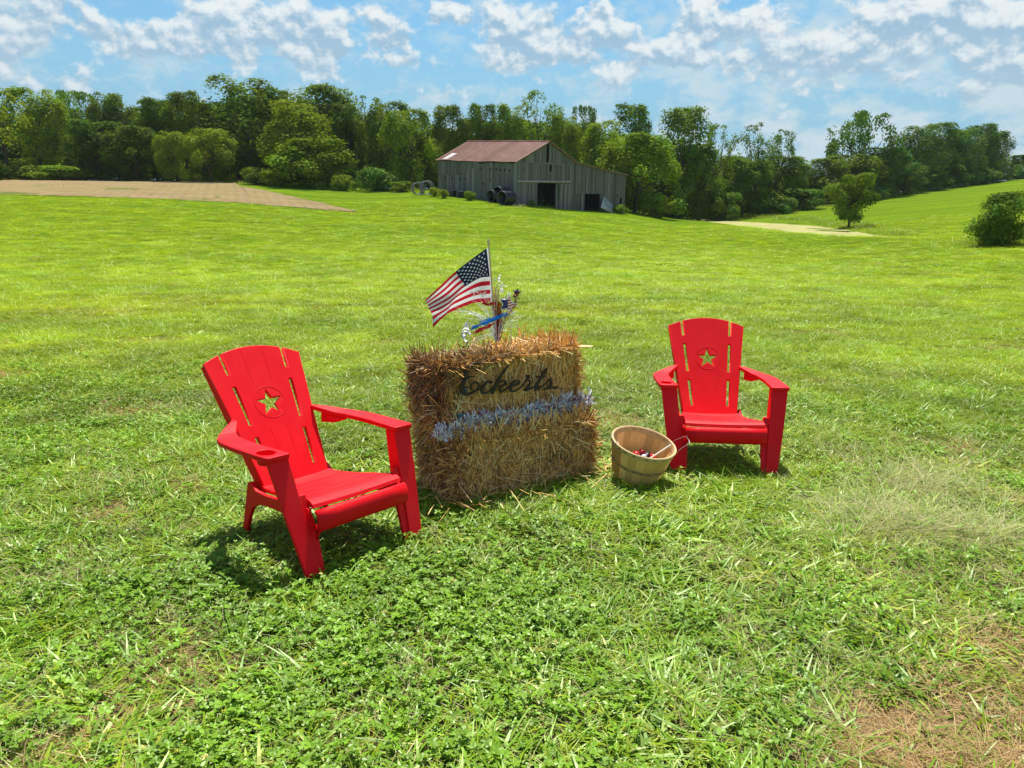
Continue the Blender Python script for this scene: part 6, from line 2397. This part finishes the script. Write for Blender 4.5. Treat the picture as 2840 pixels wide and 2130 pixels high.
def scatter(name, label, meshes, P, var, yaw, scl, tint, tilt=None):
    """one object: an instancing node tree over a cloud of points"""
    n = len(P)
    me = bpy.data.meshes.new(name)
    me.vertices.add(n)
    me.vertices.foreach_set('co', np.asarray(P, np.float32).ravel())
    rot = np.zeros((n, 3), np.float32)
    rot[:, 2] = yaw
    if tilt is not None:
        rot[:, :2] = tilt
    for nm, tp, val, key in (('rot', 'FLOAT_VECTOR', rot, 'vector'), ('scl', 'FLOAT_VECTOR', scl, 'vector'), ('tint', 'FLOAT_VECTOR', tint, 'vector'), ('var', 'INT', var, 'value')):
        a = me.attributes.new(nm, tp, 'POINT')
        a.data.foreach_set(key, np.asarray(val, np.int32 if tp == 'INT' else np.float32).ravel())
    o = ob(name, me)
    ng = bpy.data.node_groups.new(name, 'GeometryNodeTree')
    ng.interface.new_socket('Geometry', in_out='INPUT', socket_type='NodeSocketGeometry')
    ng.interface.new_socket('Geometry', in_out='OUTPUT', socket_type='NodeSocketGeometry')
    N, Lk = ng.nodes, ng.links
    gi, go, jn = N.new('NodeGroupInput'), N.new('NodeGroupOutput'), N.new('GeometryNodeJoinGeometry')

    def named(nm, tp):
        d = N.new('GeometryNodeInputNamedAttribute')
        d.data_type = tp
        d.inputs['Name'].default_value = nm
        return d.outputs[0]
    e2r = N.new('FunctionNodeEulerToRotation')
    Lk.new(named('rot', 'FLOAT_VECTOR'), e2r.inputs[0])
    sc, vr = named('scl', 'FLOAT_VECTOR'), named('var', 'INT')
    for k, m in enumerate(meshes):
        t = bpy.data.objects.new(name + '_pattern', m)
        oi = N.new('GeometryNodeObjectInfo')
        oi.inputs['Object'].default_value = t
        oi.inputs['As Instance'].default_value = True
        cmp_ = N.new('FunctionNodeCompare')
        cmp_.data_type = 'INT'
        cmp_.operation = 'EQUAL'
        ins = [s for s in cmp_.inputs if s.type == 'INT']
        Lk.new(vr, ins[0])
        ins[1].default_value = k
        ip = N.new('GeometryNodeInstanceOnPoints')
        Lk.new(gi.outputs[0], ip.inputs['Points'])
        Lk.new(cmp_.outputs[0], ip.inputs['Selection'])
        Lk.new(oi.outputs['Geometry'], ip.inputs['Instance'])
        Lk.new(e2r.outputs[0], ip.inputs['Rotation'])
        Lk.new(sc, ip.inputs['Scale'])
        Lk.new(ip.outputs[0], jn.inputs[0])
    Lk.new(jn.outputs[0], go.inputs[0])
    md = o.modifiers.new('scatter', 'NODES')
    md.node_group = ng
    return tag(o, label, 'grass' if 'grass' in name else name.replace('_', ' '), None, 'stuff')


def field_points(r, n, y0, y1, power, half=.80, extra=1.6):
    """random points of the visible wedge; density falls with distance as 1/Y**power"""
    u = r.random(n)
    if power == 2:
        Y = y0 * (y1 / y0) ** u
    else:
        e = 2 - power
        Y = (y0 ** e + u * (y1 ** e - y0 ** e)) ** (1 / e)
    X = r.uniform(-1, 1, n) * (half * Y + extra)
    return X, Y


THINGS = [  # keep-out rectangles: matrix, x0, x1, y0, y1
    (BALE, -.51, .51, .0, .46)]


def keep_out(X, Y):
    k = np.ones(len(X), bool)
    for (M, x0, x1, y0, y1) in THINGS:
        I = M.inverted()
        lx = I[0][0] * X + I[0][1] * Y + I[0][3] + I[0][2] * (-math.tan(SLOPE) * Y)
        ly = I[1][0] * X + I[1][1] * Y + I[1][3] + I[1][2] * (-math.tan(SLOPE) * Y)
        k &= ~((lx > x0) & (lx < x1) & (ly > y0) & (ly < y1))
    k &= np.hypot(X - .875, Y - 4.74) > .15
    k &= poly_dist(X, Y, _pu, _pv) > .3
    return k


PLOUGH = None


def build_grass():
    r = np.random.default_rng(99)
    G = [(.95, 1.0, .8), (1.1, 1.0, .7), (.8, .95, 1.0), (1.25, 1.08, .8), (.72, .88, .9)]
    fine = [tuft(k, 34, (.05, .13), (.0020, .0042), .5, .55, (.1, .8), M_BLADE, G, 3, .15, .07) for k in range(1, 5)]
    broad = [tuft(k, 14, (.06, .145), (.0070, .0135), .5, .95, (.2, .8), M_BLADE, G, 4, .18, .05) for k in range(11, 15)]
    flat = [tuft(k, 30, (.05, .12), (.0025, .0048), 2.0, 1.25, (-.1, .35), M_BLADE, G, 2, .3, .09, .02) for k in range(21, 24)]
    leafy = [tuft(k, 16, (.035, .105), (.0075, .0150), 1.2, 1.0, (.0, .7), M_BLADE, G, 4, .22, .075, .01) for k in range(61, 66)]
    DG = [(1, 1, 1), (.8, .78, .7), (1.2, 1.2, 1.2), (.9, .8, .6)]
    dry = [tuft(k, 34, (.05, .14), (.0014, .0026), 2.0, 1.15, (-.1, .4), M_DRY, DG, 2, .5, .10, .015) for k in range(31, 34)]
    wisp = [tuft(k, 40, (.14, .34), (.0012, .0022), .4, .75, (.3, .9), M_DRY, [(1.5, 1.6, 1.6), (1.1, 1.25, 1.1), (.6, .9, .4)], 4, .5, .10) for k in range(41, 44)]
    clo = [clover(k, 22, .10, 0) for k in range(51, 54)] + [clover(54, 20, .10, 1)]

    def zz(X, Y):
        return np.stack([X, Y, zf(X, Y)], 1)

    def tints(X, Y, n, lo=.80, hi=1.2):
        a = fnoise(X * .8 + 3, Y * .8, 3)
        b = fnoise(X * .23, Y * .5 + 7, 3)
        yel = np.clip((b - .30) * 1.8, 0, 1) * sstep(3.5, 10, Y)
        t = np.stack([.86 + .30 * a + .32 * yel, .92 + .18 * a + .10 * yel, .95 - .35 * yel], 1)
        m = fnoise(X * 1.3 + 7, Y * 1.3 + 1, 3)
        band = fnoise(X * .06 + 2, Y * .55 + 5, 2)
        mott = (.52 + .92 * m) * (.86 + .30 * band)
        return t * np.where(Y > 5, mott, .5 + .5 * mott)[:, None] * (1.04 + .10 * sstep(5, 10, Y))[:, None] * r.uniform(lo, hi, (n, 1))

    # near lawn ------------------------------------------------------------------
    def near(n, y0, y1, pw, msk):
        X, Y = field_points(r, n, y0, y1, pw)
        p = msk(X, Y) * (1 - sstep(y1 - 4.0, y1, Y))
        k = (r.random(n) < p) & keep_out(X, Y)
        return X[k], Y[k]

    bare = lambda X, Y: lawn_bare(X, Y)
    lush = lambda X, Y: sstep(.38, .62, fnoise(X * .7 + 11, Y * .7 + 4, 3))
    clv = lambda X, Y: np.maximum(.8 * sstep(.52, .66, fnoise(X * .55 + 31, Y * .55 + 2, 3)), .9 * sstep(1.5, .5, np.hypot(X + .8, (Y - 2.9) * 1.1)))

    allg = []
    def add(ms, XY, sx, sz, tint, tilt=.12):
        X, Y = XY
        n = len(X)
        s = r.uniform(.75, 1.25, n)
        S = np.stack([s * sx, s * sx, s * sz * .62 * r.uniform(.8, 1.2, n)], 1)
        allg.append((ms, zz(X, Y), r.integers(0, len(ms), n), r.uniform(0, 6.28, n), S, tint(X, Y, n), r.normal(0, tilt, (n, 2))))

    def flush(name, label):
        meshes, P, var, yaw, S, T, R = [], [], [], [], [], [], []
        for (ms, p, v, y, s, t, tl) in allg:
            var.append(v + len(meshes))
            meshes += ms
            P.append(p), yaw.append(y), S.append(s), T.append(t), R.append(tl)
        allg.clear()
        return scatter(name, label, meshes, np.concatenate(P), np.concatenate(var), np.concatenate(yaw), np.concatenate(S), np.concatenate(T), np.concatenate(R))

    close = lambda X, Y: sstep(3.2, 7.0, Y)
    add(fine, near(29900, 1.35, 12, .8, lambda X, Y: (1 - .88 * bare(X, Y)) * (.50 + .45 * lush(X, Y)) * (.20 + .70 * close(X, Y))), 1.0, .85, tints)
    pal2 = lambda X, Y, n: tints(X, Y, n, .7, 1.25) * np.where(r.random((n, 1)) < .36, np.array([[1.30, 1.12, 3.4]]), np.array([[.86, 1.0, 1.0]]))
    add(leafy, near(20150, 1.35, 12, .9, lambda X, Y: (1 - .85 * bare(X, Y)) * (.30 + .65 * sstep(.3, .6, fnoise(X * 1.1 + 21, Y * 1.1, 3)))), 1.0, 1.0, pal2)
    add(flat, near(23400, 1.35, 12, .8, lambda X, Y: (1 - .75 * bare(X, Y)) * (.14 + .66 * close(X, Y))), 1.0, .8, tints)
    add(broad, near(17550, 1.35, 12, .9, lambda X, Y: (1 - .9 * bare(X, Y)) * np.maximum(.14 + .86 * lush(X, Y) * (1 - .6 * clv(X, Y)), 1.0 * sstep(1.9, .6, np.hypot(X - .55, (Y - 2.1) * 1.1)))), 1.0, 1.0, lambda X, Y, n: tints(X, Y, n) * np.array([.92, 1.02, 1.1]))
    # taller tufts where the mower could not reach
    sk = []
    for (M, pts) in ((BALE, [(x, -.03) for x in np.linspace(-.52, .52, 22)] + [(.55, y) for y in np.linspace(0, .5, 8)] + [(-.55, y) for y in np.linspace(0, .5, 8)]),
                     (CH_L, [(sx * .32, -.15) for sx in (-1, 1)] + [(sx * .26, .56) for sx in (-1, 1)]), (CH_R, [(sx * .32, -.15) for sx in (-1, 1)] + [(sx * .26, .56) for sx in (-1, 1)]),
                     (BASK, [(.165 * math.cos(a), .165 * math.sin(a)) for a in np.linspace(0, 6.2, 16)])):
        for x, y in pts:
            for _ in range(2):
                q = M @ Vector((x + r.normal(0, .035), y + r.normal(0, .035), 0))
                sk.append((q.x, q.y))
    sk = np.array(sk)
    sk = sk[keep_out(sk[:, 0], sk[:, 1])]
    add(fine, (sk[:, 0], sk[:, 1]), .9, 1.05, tints)
    # mid field: the same plants, fewer and broader with distance
    X, Y = field_points(r, 56000, 7.5, 95, 2)
    k = (r.random(len(X)) < (1 - .93 * bare(X, Y)) * sstep(7.5, 11, Y)) & keep_out(X, Y) & (~PLOUGH(X, Y))
    X, Y = X[k], Y[k]
    n = len(X)
    sc = (Y / 8.5) ** .80
    for ms, part, zs in ((fine, slice(0, None, 2), .85), (flat, slice(1, None, 2), .85)):
        x, y, s0 = X[part], Y[part], sc[part]
        m = len(x)
        s = r.uniform(.8, 1.3, m)
        S = np.stack([s * s0, s * s0, s * s0 ** .30 * zs], 1)
        allg.append((ms, zz(x, y), r.integers(0, len(ms), m), r.uniform(0, 6.28, m), S, tints(x, y, m), r.normal(0, .1, (m, 2))))
    flush('grass', 'mown meadow grass over the whole lawn and field')

    xs, ys = near(19500, 1.35, 11, .8, lambda X, Y: (1 - .85 * bare(X, Y)) * (.08 + .55 * clv(X, Y)))
    fl = r.random(len(xs))
    n = len(xs)
    var = np.where(fl < .035, 3, r.integers(0, 3, n))
    s = r.uniform(.8, 1.25, n)
    scatter('clover', 'low white clover growing among the near grass', clo, zz(xs, ys), var, r.uniform(0, 6.28, n), np.stack([s, s, s * .66], 1), tints(xs, ys, n) * np.array([1.0, 1.05, 1.1]), r.normal(0, .08, (n, 2)))

    # dry stalks and mown litter
    litter = lambda X, Y: np.clip(.10 + .9 * bare(X, Y) + .55 * sstep(.50, .66, fnoise(X * .6 + 51, Y * .9 + 8, 3)), 0, 1)
    X, Y = near(14300, 1.35, 11, .8, litter)
    add(dry, (X, Y), 1.0, .75, lambda X, Y, n: np.array([1, 1, 1]) * r.uniform(.75, 1.2, (n, 1)) * np.where(bare(X, Y)[:, None] > .4, np.array([1.05, .82, .66]), np.array([.92, 1.0, .82])))
    X, Y = field_points(r, 2600, 8.5, 45, 2)
    k = r.random(len(X)) < bare(X, Y) * .9
    sc2 = (Y[k] / 8.5) ** .8
    allg.append((dry, zz(X[k], Y[k]), r.integers(0, 3, k.sum()), r.uniform(0, 6, k.sum()), np.stack([sc2, sc2, sc2 * .6], 1), np.ones((k.sum(), 3)) * [.9, .7, .55], r.normal(0, .1, (k.sum(), 2))))
    flush('dry_grass', 'straw coloured dead grass lying in the thin patches of lawn')

    # pale wispy seed grass beside the rear chair
    pts = []
    for (px, py, sp, m) in ((1990, 1045, .20, 46), (1880, 1105, .17, 36), (2110, 1150, .17, 34), (1950, 1150, .25, 18)):
        d = ray_dir(px, py)
        nrm = FR.to_3x3() @ Vector((0, 0, 1))
        q = CAMP + d * (-CAMP.dot(nrm) / d.dot(nrm))
        for _ in range(m):
            pts.append((q.x + r.normal(0, sp), q.y + r.normal(0, sp * .75)))
    pts = np.array(pts)
    m = len(pts)
    s = r.uniform(.55, 1.05, m)
    scatter('seed_grass', 'pale wispy seed grass patch in front of the rear chair', wisp, zz(pts[:, 0], pts[:, 1]), r.integers(0, 3, m), r.normal(2.6, .8, m), np.stack([s, s, s * .8], 1), np.ones((m, 3)) * r.uniform(.8, 1.1, (m, 1)), r.normal(0, .12, (m, 2)))

    # rank grass and reeds along the pond and at the foot of the woods
    P, S, T = [], [], []
    edge = [(1484, 470), (1530, 468), (1606, 474), (1680, 478), (1756, 482), (1816, 488), (1870, 496), (1935, 508), (1950, 513)]
    for i in range(len(edge) - 1):
        for t in np.linspace(0, 1, 46):
            w = plane_z(edge[i][0] * (1 - t) + edge[i + 1][0] * t, edge[i][1] * (1 - t) + edge[i + 1][1] * t, POND_Z + .1)
            x, y = w.x + r.normal(0, 1.3), w.y + abs(r.normal(0, 2.2))
            if float(poly_dist(x, y, _pu, _pv)) > .1:
                P.append((x, y))
                S.append(r.uniform(5, 10))
    for (xa, ya, xb, yb, m, sz) in ((1390, 462, 1500, 470, 120, 8), (1500, 468, 1640, 474, 150, 9), (1640, 472, 1800, 445, 150, 8), (1800, 444, 2190, 388, 220, 8), (430, 394, 940, 418, 260, 7), (0, 391, 430, 392, 120, 7),
                                    (947, 417, 1115, 441, 40, 3.5), (1115, 441, 1348, 458, 60, 3.5), (2100, 528, 2225, 534, 90, 5.5), (1800, 489, 1880, 494, 60, 6)):
        for t in r.random(m):
            w = hit(xa + (xb - xa) * t, ya + (yb - ya) * t - 1)
            P.append((w.x + r.normal(0, .9), w.y + r.normal(0, .9) + .6))
            S.append(sz * r.uniform(.6, 1.3))
    P, S = np.array(P), np.array(S)
    ok = poly_dist(P[:, 0], P[:, 1], _pu, _pv) > .15
    P, S = P[ok], S[ok]
    m = len(P)
    T = np.array([.70, .74, .8]) * r.uniform(.7, 1.35, (m, 1)) * np.where(r.random((m, 1)) < .25, np.array([[1.5, 1.1, .8]]), 1)
    scatter('rank_grass', 'uncut grass and reeds along the pond bank and the foot of the woods', fine, zz(P[:, 0], P[:, 1]), r.integers(0, 4, m), r.uniform(0, 6.28, m), np.stack([S, S, S * .9], 1), T, r.normal(0, .1, (m, 2)))


def _plough_test():
    o = bpy.data.objects['ploughed_field']
    n = len(o.data.vertices)
    co = np.empty(n * 3, np.float32)
    o.data.vertices.foreach_get('co', co)
    co = co.reshape(-1, 3).reshape(420, 150, 3)
    ring = np.concatenate([co[::8, 0, :2], co[::-8, -1, :2]])
    return lambda X, Y: poly_dist(X, Y, ring[:, 0], ring[:, 1]) < .3


PLOUGH = _plough_test()
build_grass()

# ------------------------------------------------------------------ summer haze
def build_haze():
    m, t = mat_new('haze_air')
    v = t.n('ShaderNodeVolumePrincipled')
    v.inputs['Color'].default_value = (.86, .93, 1.0, 1)
    v.inputs['Density'].default_value = 0.00008
    v.inputs['Anisotropy'].default_value = 0.2
    out = t.n('ShaderNodeOutputMaterial')
    t.t.links.new(v.outputs[0], out.inputs['Volume'])
    bm = bmesh.new()
    bm_box(bm, (0, 0, 18), (3200, 3200, 60))
    o = ob('haze', bm_mesh('haze', bm, m))
    tag(o, 'thin summer haze over the far fields and trees', 'haze', kind='stuff')


build_haze()
